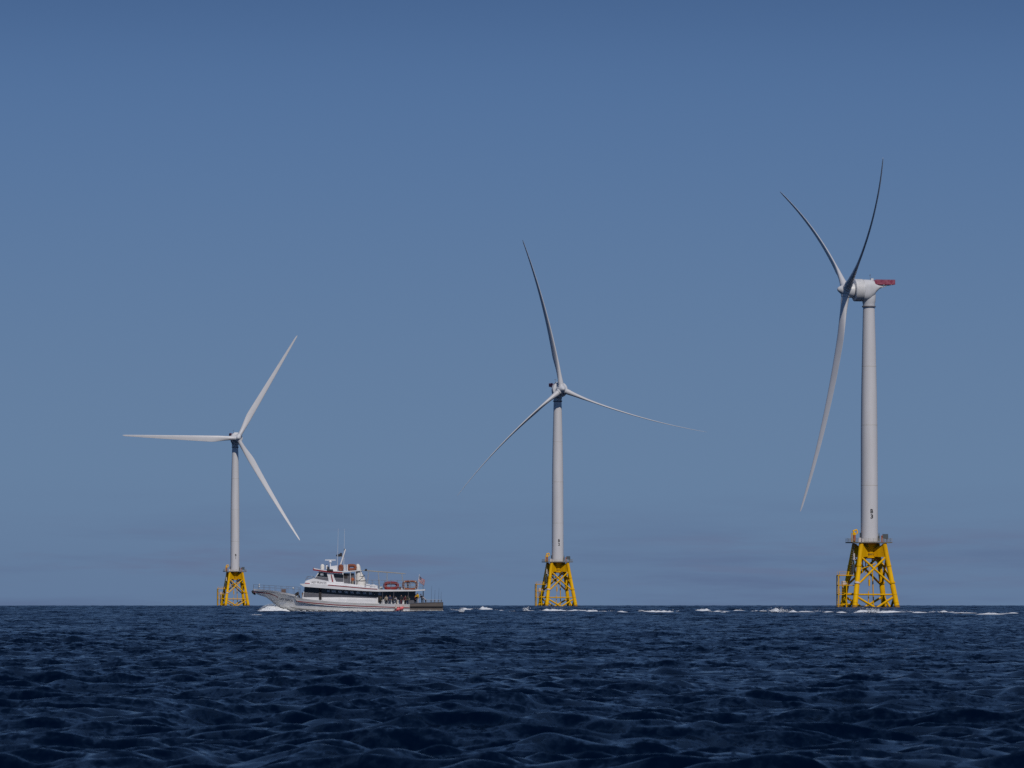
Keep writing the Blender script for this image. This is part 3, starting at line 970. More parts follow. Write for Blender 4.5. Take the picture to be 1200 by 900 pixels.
# open after cockpit with dark weathered planking
cs = [(481, 707.2, 3.6), (490, 706.8, 3.58), (500, 706.3, 3.55), (510, 706.0, 3.5), (518.5, 706.0, 3.35)]
def cockpit(py_of, thick_m, m, name, par, inset=0.0):
    b = MB()
    for sg in (-1, 1):
        vv = []
        for px, sh, bm in cs:
            a, c = py_of(sh)
            for y in (bm - inset, bm - inset - thick_m):
                vv += [(bx(px), sg * y, bz(a)), (bx(px), sg * y, bz(c))]
        fs = []
        for i in range(len(cs) - 1):
            o = i * 4
            for q in ((o, o + 1, o + 5, o + 4), (o + 2, o + 6, o + 7, o + 3), (o, o + 4, o + 6, o + 2), (o + 1, o + 3, o + 7, o + 5)):
                fs.append(q if sg > 0 else q[::-1])
        fs.append((0, 2, 3, 1))
        b.add(vv, fs)
    a, c = py_of(706.0)
    bm = 3.35 - inset
    b.box((bx(518.5) + .02, 0, (bz(a) + bz(c)) / 2), (.16, 2 * bm, bz(a) - bz(c)))
    return b.build(name, m, par)
stern = cockpit(lambda s_: (s_, 710.6), .14, M['darkwood'], 'stern_bulwark', boat)
cockpit(lambda s_: (710.2, 711.6), .3, M['soot'], 'rub_rail', stern, -.06)
cockpit(lambda s_: (711.5, 722), .2, M['darkwood'], 'stern_quarter', boat, .1)
cockpit(lambda s_: (714.6, 717.6), .1, M['scum'], 'boot_band', stern, .06)
cockpit(lambda s_: (s_ - .5, s_ + .15), .26, M['greypanel'], 'cap_rail', stern, -.05)
cd = MB(); cd.box(((bx(481) + bx(518.4)) / 2, 0, bz(710.5)), (bx(518) - bx(481), 6.5, .1)); cd.build('cockpit_deck', M['deck'], boat)
cb = MB(); cb.box((bx(480.8), 0, bz(714.5)), (.1, 6.9, bz(708.2) - bz(721))); cb.build('bulkhead', M['white'], boat)
sr = MB()
for sg in (-1, 1):
    for k, px in enumerate((500, 504.5, 509, 513.5, 517.5)):
        sr.tube([(bx(px), sg * 3.4, bz(706.3)), (bx(px), sg * 3.4, bz(702.9))], .03, 6)
    sr.tube([(bx(500), sg * 3.4, bz(702.9)), (bx(517.5), sg * 3.3, bz(703))], .035, 6); sr.tube([(bx(500), sg * 3.4, bz(704.4)), (bx(517.5), sg * 3.3, bz(704.5))], .025, 6)
sr.tube([(bx(517.5), -3.3, bz(703)), (bx(517.5), 3.3, bz(703))], .035, 6)
sr.build('stern_rail', M['steel'], boat)

# main cabin
NW = -2.62
mc = MB()
mc.prism(poly((354.6, 703), (357.8, 686.5), (400, 690.6), (430, 692.6), (487, 692.6), (487, 711), (354.6, 711)), NW, -NW)
cabin = mc.build('main_cabin', M['white'], boat)
def panel(pts, y, thick=.03):
    class Pair:
        def build(self, name, m, par):
            for sg in (-1, 1):
                ya, yb = sg * abs(y), sg * (abs(y) + thick)
                MB().prism(poly(*pts), min(ya, yb), max(ya, yb)).build(name, m, par)
    return Pair()
panel([(358.5, 687.7), (400, 691.4), (430, 693.2), (444, 693.6), (444, 700.2), (430, 699.2), (400, 697), (357.2, 694.2)], NW, .02).build('window_band', M['glass'], cabin)
panel([(353.5 + 3.2, 694.4), (400, 697.1), (430, 699.3), (442, 700.1), (442, 701.2), (430, 700.6), (400, 699.6), (354.8 + 1.6, 699.8)], NW, .015).build('grey_panel', M['greypanel'], cabin)
for a, b_ in ((360.5, 365.5), (367, 372.4), (379, 382.6)):
    s_ = (a - 360) * .082
    panel([(a + .4, 689.0 + s_), (b_, 689.4 + s_), (b_, 693.8 + s_ * .8), (a, 693.6 + s_ * .8)], NW + -.02, .02).build('window', M['glass'], cabin)
for a, b_ in ((383.8, 387), (389.2, 394), (397, 400.8), (404.2, 408.2), (411.2, 415), (418, 422.3), (426, 429.5), (433, 436.5)):
    s_ = (a - 384) * .055
    panel([(a, 691.3 + s_), (b_, 691.4 + s_), (b_ + .3, 693.9 + s_), (a + .3, 693.8 + s_)], NW - .02, .02).build('window', M['pane'], cabin)
# after end of the cabin: dark glass doors and lower white wall
panel([(444.6, 693.0), (487, 692.9), (487, 703.2), (478, 703.2), (444.6, 702.2)], NW, .018).build('saloon_window', M['glass'], cabin)
panel([(478, 703.3), (487, 703.3), (487, 711), (478, 711)], NW, .018).build('aft_panel', M['greypanel'], cabin)
dr = MB(); dr.prism(poly((374.3, 689.4), (377.4, 689.6), (377.6, 702.8), (374.7, 702.6)), NW - .09, NW - .02); dr.build('door', M['soot'], cabin)
dr = MB(); dr.prism(poly((443.6, 697.8), (447.8, 697.8), (447.8, 706), (443.6, 706)), NW - .06, NW - .02); dr.build('door', M['soot'], cabin)
dr = MB(); dr.prism(poly((443.8, 693.9), (447.4, 693.9), (447.4, 697.4), (443.8, 697.4)), NW - .06, NW - .02); dr.build('notice_board', M['pane'], cabin)
fb = MB(); fb.box((bx(356), -1.9, bz(698)), (.5, .9, 1.1)); fb.build('fire_box', M['brownbox'], cabin)
# lower side lockers seen over the bulwark
for sg in (-1, 1):
    lk = MB()
    lk.box(((bx(379) + bx(441)) / 2, sg * 2.78, bz(706.5)), (bx(441) - bx(379), .3, 1.3))
    lk.build('side_locker', M['white'], cabin)
# stowed gear on the upper deck
for a_, b_, t_, y_, mm in ((445.5, 448.5, 687.6, -1.2, 'canvas'), (467.6, 470.6, 687.8, -2.2, 'brownbox'), (470.9, 473, 689.0, -2.4, 'white'), (446, 449, 688.6, -2.6, 'greypanel')):
    g_ = MB(); g_.prism(poly((a_, t_ + .5), (a_ + .5, t_), (b_ - .5, t_), (b_, t_ + .5), (b_, 691.1), (a_, 691.1)), y_ - .4, y_ + .4); g_.build('gear_box', M[mm], boat)
# stanchions carrying the upper deck aft
for px in (449, 462, 479, 496):
    for sg in (-1, 1):
        p_ = MB(); p_.tube([(bx(px), sg * 3.35, bz(709)), (bx(px), sg * 3.35, bz(692.5))], .045, 8); p_.build('deck_post', M['greypanel'], boat)

# upper deck slab with its fascia
UW = 3.45
ud = MB()
ud.prism(poly((352.2, 684.2), (358, 684.0), (385, 685.0), (410, 686.6), (443.3, 689.0), (444.2, 690.9), (485, 691.2), (498.5, 690.6), (498.5, 691.9), (485, 692.8), (444, 693.2), (430, 692.6), (400, 690.7), (380, 689.3), (357, 687.5)), -UW, UW)
deck2 = ud.build('upper_deck', M['white'], boat)
panel([(385.5, 685.1), (400, 686.4), (430, 689.2), (443, 690.2), (443, 691.0), (430, 690.2), (400, 687.4), (385, 686.1)], UW, .02).build('red_stripe', M['redtrim'], deck2)
panel([(358.2, 683.0), (363.6, 683.3), (364.2, 684.5), (357.6, 684.1)], 2.62, .02).build('red_stripe', M['redtrim'], deck2)
ub = MB()   # low bulwark in front of the wheelhouse and along the upper deck
ub.prism(poly((357.0, 685), (359, 680.6), (368, 677.7), (386, 681.2), (392, 682.4), (412, 684.2), (430, 686.8), (443, 689.6), (443, 691), (400, 687)), -2.6, 2.6)
coam = ub.build('wheelhouse_base', M['white'], boat)
vv, ff, wd, hg = text_polys('LADY FRANCES', 1)
tx = MB()
for sg in (-1, 1):
    out = []
    for x, y in vv:
        u = x / wd + .5
        if sg > 0: u = 1 - u
        px = 365.2 + 18 * u; py = 682.2 + 1.1 * u - y / hg * 2.5
        out.append((bx(px), sg * 2.62, bz(py)))
    tx.add(out, ff)
tx.build('lettering', M['black'], coam)

# wheelhouse
wh = MB()
WW = 2.25
wh.prism(poly((368.5, 679), (374.6, 669.2), (403, 671.5), (403.5, 685), (392, 683.5)), -WW, WW)
whl = wh.build('wheelhouse', M['white'], boat)
panel([(375.2, 670.6), (383.4, 671.6), (385.0, 676.6), (371.6, 675.4)], WW, .02).build('window', M['glass'], whl)
panel([(371.3, 675.7), (385.1, 676.9), (385.8, 681.0), (369.2, 677.9)], WW, .025).build('grey_panel', M['greypanel'], whl)
panel([(391.0, 672.4), (403, 673.2), (403, 677.4), (392.4, 677.2)], WW, .02).build('window', M['glass'], whl)
panel([(392.6, 677.5), (403, 677.6), (403, 682.0), (394.6, 681.6)], WW, .025).build('grey_panel', M['greypanel'], whl)
panel([(376.5, 671.4), (379.4, 671.8), (379.8, 674.6), (375.8, 674.2)], WW + .02, .01).build('pane', M['pane'], whl)
panel([(388.1, 673.5), (389.2, 673.5), (392.0, 685.0), (390.4, 685.2)], WW, .03).build('red_stripe', M['redtrim'], whl)
fwn = MB()   # raked front glazing
import itertools
for k in range(3):
    y0 = -1.95 + k * 1.33; y1 = y0 + 1.2
    a = (bx(374.9) - .03, bz(670.6)); c_ = (bx(371.0) - .03, bz(675.7))
    vv = [(a[0], y0, a[1]), (a[0], y1, a[1]), (c_[0], y1, c_[1]), (c_[0], y0, c_[1])]
    vv += [(x + .05, y, z) for x, y, z in vv]
    fwn.add(vv, [(0, 1, 2, 3), (7, 6, 5, 4), (0, 4, 5, 1), (1, 5, 6, 2), (2, 6, 7, 3), (3, 7, 4, 0)])
fwn.build('windscreen', M['glass'], whl)
# companionway behind the wheelhouse: solid block, dark grey stands in for recess shade
cw = MB()
cw.prism(poly((403.4, 671.6), (415, 671.8), (416, 686), (403.4, 685)), -1.5, 1.5)
cwo = cw.build('companionway', M['greypanel'], boat)
dr = MB(); dr.prism(poly((403.8, 671.8), (407.8, 671.9), (407.6, 677.8), (403.8, 677.6)), -1.56, -1.51); dr.build('door', M['soot'], cwo)
rf = MB()
rf.prism(poly((368.2, 665.6), (376, 667.3), (388, 668.6), (402, 669.4), (402, 671.6), (385, 670.6), (368.4, 668.2)), -2.55, 2.55)
roof = rf.build('wheelhouse_roof', M['white'], boat)
panel([(367.9, 666.9), (385, 669.4), (402, 670.5), (402, 671.7), (385, 670.8), (367.9, 668.5)], 2.55, .03).build('red_edge', M['redtrim'], roof)
rt = MB(); rt.box((bx(367.9) - .03, 0, bz(666.9)), (.06, 5.16, .48)); rt.build('red_edge', M['redtrim'], roof)
nb_ = MB(); nb_.prism(poly((383.6, 667.0), (391, 667.3), (391.2, 669.6), (384, 669.4)), -2.66, -2.56); nb_.build('side_light_board', M['soot'], roof)
ar = MB(); ar.prism(poly((402, 669.6), (424, 668.0), (424, 668.9), (402, 671.0)), -2.2, 2.2); aroof = ar.build('after_roof', M['white'], boat)
rw = MB()
for px in (411, 417, 423):
    for sg in (-1, 1): rw.tube([(bx(px), sg * 2.1, bz(668.8)), (bx(px), sg * 2.1, bz(687))], .05, 8)
rw.build('roof_post', M['white'], aroof)
# roof gear
d_ = MB(); d_.lathe([(.30, bz(667.4)), (.34, bz(666)), (.36, bz(664)), (.34, bz(662.6)), (.2, bz(661.4)), (0, bz(661))], 18, Matrix.Translation((bx(378.2), -1.2, 0)))
d_.build('satellite_dome', M['canvas'], roof)
d_ = MB(); d_.lathe([(.15, bz(666.8)), (.2, bz(664)), (.2, bz(661.8)), (0, bz(661))], 12, Matrix.Translation((bx(383), .2, 0))); d_.build('gps_antenna', M['white'], roof)
rd = MB(); rd.box((bx(387.3), -.6, bz(656.3)), (bx(393.6) - bx(381), .22, .17), Matrix.Rotation(R(9), 4, 'Z'))
rd.lathe([(.26, bz(659)), (.28, bz(657.8)), (.12, bz(656.6))], 14, Matrix.Translation((bx(387.3), -.6, 0)))
rd.lathe([(.1, bz(668)), (.1, bz(659))], 8, Matrix.Translation((bx(387.3), -.6, 0)))
rd.build('radar', M['white'], roof)
lb = MB(); lb.prism(poly((387, 663.6), (395.5, 662.6), (395.5, 669), (387, 668.8)), -1.4, 1.0); lb.build('roof_locker', M['white'], roof)
sl_ = MB(); sl_.lathe([(0, 0), (.22, .05), (.24, .3), (0, .32)], 12, Matrix.Translation((bx(385.8), -1.4, bz(665.4))) @ Matrix.Rotation(R(-90), 4, 'Y')); sl_.lathe([(.05, 0), (.05, .5)], 6, Matrix.Translation((bx(386), -1.4, bz(668)))) ; sl_.build('searchlight', M['soot'], roof)
ms = MB()
for sg in (-.5, .5): ms.tube([(bx(397.3), sg, bz(668)), (bx(405), sg * .25, bz(643.5))], [.17, .12], 8)
for u in (.25, .5, .75): ms.tube([(bx(397.3 + 7.7 * u), -.5 + .38 * u, bz(668 - 24.5 * u)), (bx(397.3 + 7.7 * u), .5 - .38 * u, bz(668 - 24.5 * u))], .05, 6)
ms.tube([(bx(395.6), 0, bz(652)), (bx(402.6), 0, bz(652))], .06, 6)
mast = ms.build('mast', M['white'], boat)
ml = MB()
ml.box((bx(397.2), -.1, bz(650.6)), (.28, .4, .42)); ml.box((bx(399.6), -.1, bz(650)), (.4, .5, .6)); ml.box((bx(394.6), -.1, bz(651)), (.16, .3, .3)); ml.box((bx(403.6), 0, bz(644.2)), (.14, .3, .35))
ml.build('mast_light', M['soot'], mast)
for a, b_, y in (((395.6, 668), (396.7, 619.5), -1.3), ((402.6, 669), (403.6, 619.5), 1.2)):
    q = MB(); q.tube([(bx(a[0]), y, bz(a[1])), (bx(a[0]) * .5 + bx(b_[0]) * .5, y, bz((a[1] + b_[1]) / 2)), (bx(b_[0]), y, bz(b_[1]))], [.045, .03, .014], 6); q.build('whip_antenna', M['white'], boat)

# white canvas-covered funnel
fn = MB()
n = 20
def cover(b, prof, px, y):
    vv = []
    for i, (rx, ry, py, dx) in enumerate(prof):
        for k in range(n):
            a = 2 * math.pi * k / n
            wob = 1 + .05 * math.sin(3 * a + i) + .04 * math.sin(7 * a + 2 * i)
            vv.append((bx(px + dx) + rx * math.cos(a) * wob, y + ry * math.sin(a) * wob, bz(py)))
    fs = [(i * n + k, i * n + (k + 1) % n, (i + 1) * n + (k + 1) % n, (i + 1) * n + k) for i in range(len(prof) - 1) for k in range(n)]
    b.add(vv, fs, True); b.add(vv[:n], [tuple(reversed(range(n)))]); b.add(vv[-n:], [tuple(range(n))])
cover(fn, [(.95, 1.3, 687, 1.2), (.98, 1.3, 683, 1.2), (.85, 1.2, 678, .7), (.62, .95, 673, 0), (.48, .8, 670.5, -.6), (.36, .6, 669, -.8)], 421.6, -1.1)
cover(fn, [(.42, .6, 668.2, 0), (.46, .65, 666, 0), (.36, .5, 663, -.2), (.2, .3, 660.9, -.4)], 419.9, -1.0)
fno = fn.build('covered_funnel', M['canvas'], boat)
rp = MB()
for py, rx in ((679.5, .95), (674.5, .74)):
    rp.tube([(bx(422.6) + rx * 1.04 * math.cos(a), -1.1 + 1.34 * rx / .95 * math.sin(a), bz(py) + .16 * math.sin(a * 1.0)) for a in [2 * math.pi * k / 24 for k in range(24)]], .035, 6, closed=True)
rp.tube([(bx(417.5), -2.1, bz(686)), (bx(421), -2.38, bz(680.5)), (bx(426.5), -2.2, bz(675.8))], .03, 6); rp.tube([(bx(428.4), -1.7, bz(685)), (bx(424), -2.3, bz(680.5)), (bx(419), -2.0, bz(676))], .03, 6)
rp.build('lashing', M['darkrope'], fno)

# upper deck: gear lockers, rails, awning frame
ul = MB()
for a, b_, t_, y in ((429.5, 434, 684.3, -2.4), (434.6, 439.6, 684.9, -2.2), (440, 443.5, 686.0, -2.5), (431, 441, 685.5, .8)):
    ul.box(((bx(a) + bx(b_)) / 2, y, (bz(t_) + bz(690.5)) / 2), (bx(b_) - bx(a), .9, bz(t_) - bz(690.5)))
ul.build('deck_locker', M['white'], deck2)
ur = MB()
pr = [429, 436.5, 444, 451, 458.5, 466, 473.5, 481, 489, 496]
for sg in (-1, 1):
    y = sg * 3.3
    for px in pr: ur.tube([(bx(px), y, bz(691.5)), (bx(px), y, bz(680))], .03, 6)
    for py in (680, 683.4, 687): ur.tube([(bx(429), y, bz(py - .4)), (bx(470), y, bz(py + .2)), (bx(496), y, bz(py + .4))], .025, 6)
ur.tube([(bx(496), -3.3, bz(680.4)), (bx(496), 3.3, bz(680.4))], .025, 6)
ur.build('upper_rail', M['steel'], deck2)
aw = MB()
for sg in (-1, 1):
    y = sg * 2.3
    aw.tube([(bx(425.5), y, bz(668.6)), (bx(450), y, bz(670.6)), (bx(475.5), y, bz(672.4))], .04, 8)
    for a, b_ in ((432, 430), (443.2, 445.4), (453.6, 453.8), (471, 473.2)):
        aw.tube([(bx(a), y, bz(669.4 + (a - 425) * .07)), (bx(b_), y, bz(691.4))], .026, 6)
for px in (426, 438, 450, 462, 475): aw.tube([(bx(px), -2.3, bz(668.6 + (px - 425.5) * .076)), (bx(px), 2.3, bz(668.6 + (px - 425.5) * .076))], .045, 6)
awo = aw.build('awning_frame', M['galv'], boat)
rl_ = MB(); rl_.tube([(bx(427), -2.3, bz(668.2)), (bx(474), -2.3, bz(672.0))], .035, 8); rl_.build('rolled_awning', M['rope'], awo)
lm = MB(); lm.box((bx(429.4), -2.3, bz(667.6)), (.36, .3, .26)); lm.build('floodlight', M['soot'], awo)
# little rail ahead of the wheelhouse
fr = MB()
for y in (-2.4, 2.4):
    fr.tube([(bx(358.2), y, bz(680.5)), (bx(360.5), y, bz(675.6)), (bx(366.5), y, bz(675.2)), (bx(368.8), y, bz(677.8))], .035, 6)
    fr.tube([(bx(359.4), y, bz(678)), (bx(367.6), y, bz(677))], .025, 6)
fr.tube([(bx(360.5), -2.4, bz(675.6)), (bx(360.5), 2.4, bz(675.6))], .035, 6)
fr.build('bridge_rail', M['steel'], boat)
# bow rail
br = MB()
def bowrail(px): return 685.0 + (px - 297) * .055
for sg in (-1, 1):
    pts = [297.2, 303, 309.5, 316, 323, 330, 337, 344.5, 351]
    for px in pts:
        y = sg * (hull_at(px)[2] - .08)
        br.tube([(bx(px), y, bz(hull_at(px)[1])), (bx(px), y, bz(bowrail(px)))], .028, 6)
    for dz in (0, 2.6):
        br.tube([(bx(px), sg * (hull_at(px)[2] - .08), bz(bowrail(px) + dz)) for px in pts], .026, 6)
br.tube([(bx(297.2), -.35, bz(685)), (bx(297.2), .35, bz(685))], .026, 6)
bro = br.build('bow_rail', M['steel'], boat)
bl = MB()
bl.ball((bx(304.3), -.9, bz(684.9)), .11, 8); bl.ball((bx(304.3), -.9, bz(687.4)), .13, 8); bl.ball((bx(344.5), -3.2, bz(689.2)), .14, 8)
bl.build('deck_light', M['canvas'], bro)
wl = MB()
wl.box((bx(332.6), -.5, bz(694.4)), (.75, .9, .95)); wl.tube([(bx(332.8), -1.2, bz(693.4)), (bx(332.8), .3, bz(693.4))], .38, 14); wl.box((bx(332.7), -.5, bz(690.9)), (.8, .5, .16))
wl.build('windlass', M['brownbox'], boat)
dv = MB()
dv.tube([(bx(344.8), -2.4, bz(698.6)), (bx(348), -2.3, bz(696.6)), (bx(350.8), -2.2, bz(694.2))], [.12, .28, .2], 8); dv.tube([(bx(349.4), -2.3, bz(694.4)), (bx(351.8), -2.3, bz(700))], .14, 8)
dv.build('anchor_davit', M['soot'], boat)

# ------------------------------------------------------------------ loose gear on the boat
def world(px, py, y): return Vector((BX + bx(px), BD + y, BZ + bz(py)))
def life_float(px, py, y, wd, hg, tube, m, label, lean, group, net=True, wrap=None):
    o = empty('life_float', world(px, py, y))
    tag(o, label, 'life float', group)
    b = MB(); pts = []
    N = 40
    for k in range(N):
        a = 2 * math.pi * k / N
        e = .62
        c_, s_ = math.cos(a), math.sin(a)
        pts.append(Vector(((wd / 2 - tube) * math.copysign(abs(c_) ** e, c_), 0, hg / 2 + (hg / 2 - tube) * math.copysign(abs(s_) ** e, s_))))
    rot = Matrix.Rotation(R(lean), 4, 'X')
    pts = [rot @ p for p in pts]
    b.tube(pts, tube, 12, closed=True)
    ring = b.build('ring_tube', m, o)
    bd = MB()
    for k in range(0, N, 5):
        p = pts[k]; d = (pts[(k + 1) % N] - pts[k - 1]).normalized()
        bd.tube([p - d * .06, p + d * .06], tube * 1.06, 12)
    bd.build('strap', M['rope'] if wrap is None else wrap, ring)
    if net:
        nt_ = MB()
        for i in range(-3, 4):
            x = i * (wd / 2 - 2 * tube) / 3.4
            nt_.tube([rot @ Vector((x, 0, tube * 1.5)), rot @ Vector((x, .08, hg - tube * 1.5))], .018, 5)
        for i in range(1, 3):
            z = hg * i / 3
            nt_.tube([rot @ Vector((-wd / 2 + tube, .05, z)), rot @ Vector((wd / 2 - tube, .05, z))], .018, 5)
        nt_.build('net', M['rope'], o)
    return o
life_float(458.8, 691.4, -3.02, 2.75, 1.55, .28, M['floatred'], 'bright red oval life float standing on the upper deck against the rail', -14, 'life floats on the boat', wrap=M['floatred'])
life_float(480.8, 691.6, -3.0, 2.75, 1.8, .2, M['floatbrown'], 'large rust brown life float standing at the upper deck stern near the flag', -12, 'life floats on the boat')
for i, (px, lb_) in enumerate(((399.9, 'small dark brown life float on the roof just behind the mast'), (412.6, 'wide rust brown life float on the roof beside the white funnel cover'))):
    life_float(px, 669.2 if i else 669.8, -1.7 + .2 * i, .95 if i == 0 else 1.75, 1.25, .27, M['floatbrown'], lb_, -4, 'life floats on the boat', net=False, wrap=M['floatbrown'])
tk = MB()
for px in (404.0, 406.6): tk.prism(poly((px, 661.6), (px + 1.5, 661.6), (px + 1.5, 670.2), (px, 670.2)), -1.9, -1.2)
tag(tk.build('life_ring_rack', M['white']), 'white upright twin rack between the two brown roof life floats', 'rack').location = (BX, BD, BZ)

# ensign
fl = MB()
nx_, nz_ = 16, 10
vv = []; uvs = []
p00 = Vector((bx(491.2), -.4, bz(674.6)))
for i in range(nx_ + 1):
    for j in range(nz_ + 1):
        u, v = i / nx_, j / nz_
        p = p00 + Vector((u * 1.05 - (1 - v) * .16, .22 * math.sin(u * 7 + v) * u, -u * .85 - (1 - v) * .95 + .05 * math.sin(u * 9)))
        vv.append(p); uvs.append((u, v))
fs = [(i * (nz_ + 1) + j, (i + 1) * (nz_ + 1) + j, (i + 1) * (nz_ + 1) + j + 1, i * (nz_ + 1) + j + 1) for i in range(nx_) for j in range(nz_)]
fl.add(vv, fs, True)
flag = empty('flag', (BX, BD, BZ))
tag(flag, 'red white and blue national flag flying from a staff at the upper deck stern', 'flag')
fo = fl.build('cloth', M['flag'], flag)
uvl = fo.data.uv_layers.new(name='UVMap')
for lp in fo.data.loops: uvl.data[lp.index].uv = uvs[lp.vertex_index]
sd = fo.modifiers.new('thick', 'SOLIDIFY'); sd.thickness = .01
fp = MB(); fp.tube([(bx(489.6), -.4, bz(691.4)), (bx(491.4), -.4, bz(673.6))], .035, 8); fp.ball((bx(491.5), -.4, bz(673.4)), .06)
fp.build('staff', M['white'], flag)

# fenders hanging over the side
for px, py, ln, tilt, lb_ in ((466.6, 714.0, .8, 72, 'pink vinyl fender hanging low at the waterline'), (471.0, 712.8, .75, 60, 'pink vinyl fender hanging just aft of the other pink one')):
    o = empty('fender', world(px, py, -hull_y(px, py) - .3))
    tag(o, lb_, 'fender', 'pink fenders on the hull side')
    b = MB(); m_ = Matrix.Rotation(R(tilt), 4, 'Y')
    b.lathe([(.06, -ln / 2 - .1), (.1, -ln / 2), (.25, -ln / 2 + .1), (.27, 0), (.25, ln / 2 - .1), (.1, ln / 2), (.06, ln / 2 + .1)], 16, m_)
    b.build('fender_body', M['pink'], o)
    r_ = MB(); e = m_ @ Vector((0, 0, ln / 2 + .08)); r_.tube([e, Vector((e.x * .6, .25, (py - 708) / BS))], .02, 5); r_.build('lanyard', M['rope'], o)
cb_ = MB()
cb_.lathe([(.04, -.2), (.2, -.12), (.22, .1), (.1, .2), (.03, .26)], 14); cb_.tube([(0, 0, .2), (0, .3, .8)], .02, 5)
tag(cb_.build('mooring_buoy', M['rope']), 'small cream buoy hanging forward of the pink fenders', 'buoy').location = world(464.6, 712.6, -3.85)
# rods standing in holders along the stern rail
for px, top, y, lb_ in ((505.8, 686.5, -3.36, 'tall thin fishing rod upright at the forward end of the stern rail'), (509.4, 691, 1.5, 'thin fishing rod upright on the far side of the stern'), (514.4, 689, -3.3, 'thin fishing rod standing upright near the stern corner'), (517.0, 693, -2.2, 'shorter fishing rod at the aftermost stern corner')):
    o = empty('fishing_rod', world(px, 707, y)); tag(o, lb_, 'fishing rod', 'fishing rods along the stern rail')
    b = MB(); h_ = (707 - top) / BS; b.tube([(0, 0, .3), (.02, 0, h_ * .6), (.06, 0, h_)], [.022, .016, .008], 6); b.build('rod_blank', M['soot'], o)
    g = MB(); g.tube([(0, 0, -.1), (0, 0, .55)], .035, 8); g.ball((.05, 0, .45), .07); g.build('reel_seat', M['soot'], o)

# ------------------------------------------------------------------ people
def skin_mesh(name, joints, edges, m, parent, sub=2):
    me = bpy.data.meshes.new(name)
    me.from_pydata([j[:3] for j in joints], edges, [])
    o = bpy.data.objects.new(name, me); COL.objects.link(o)
    md = o.modifiers.new('skin', 'SKIN'); md.use_smooth_shade = True
    for i, j in enumerate(joints):
        sv = me.skin_vertices[0].data[i]
        r_ = j[3]; sv.radius = (r_, j[4] if len(j) > 4 else r_); sv.use_root = (i == 0)
    sb = o.modifiers.new('sub', 'SUBSURF'); sb.levels = sub; sb.render_levels = sub
    dg = bpy.context.evaluated_depsgraph_get()
    me2 = bpy.data.meshes.new_from_object(o.evaluated_get(dg))
    bpy.data.objects.remove(o); bpy.data.meshes.remove(me)
    me2.name = name
    me2.materials.clear(); me2.materials.append(m)
    for p in me2.polygons: p.use_smooth = True
    o2 = bpy.data.objects.new(name, me2); COL.objects.link(o2); o2.parent = parent
    return o2
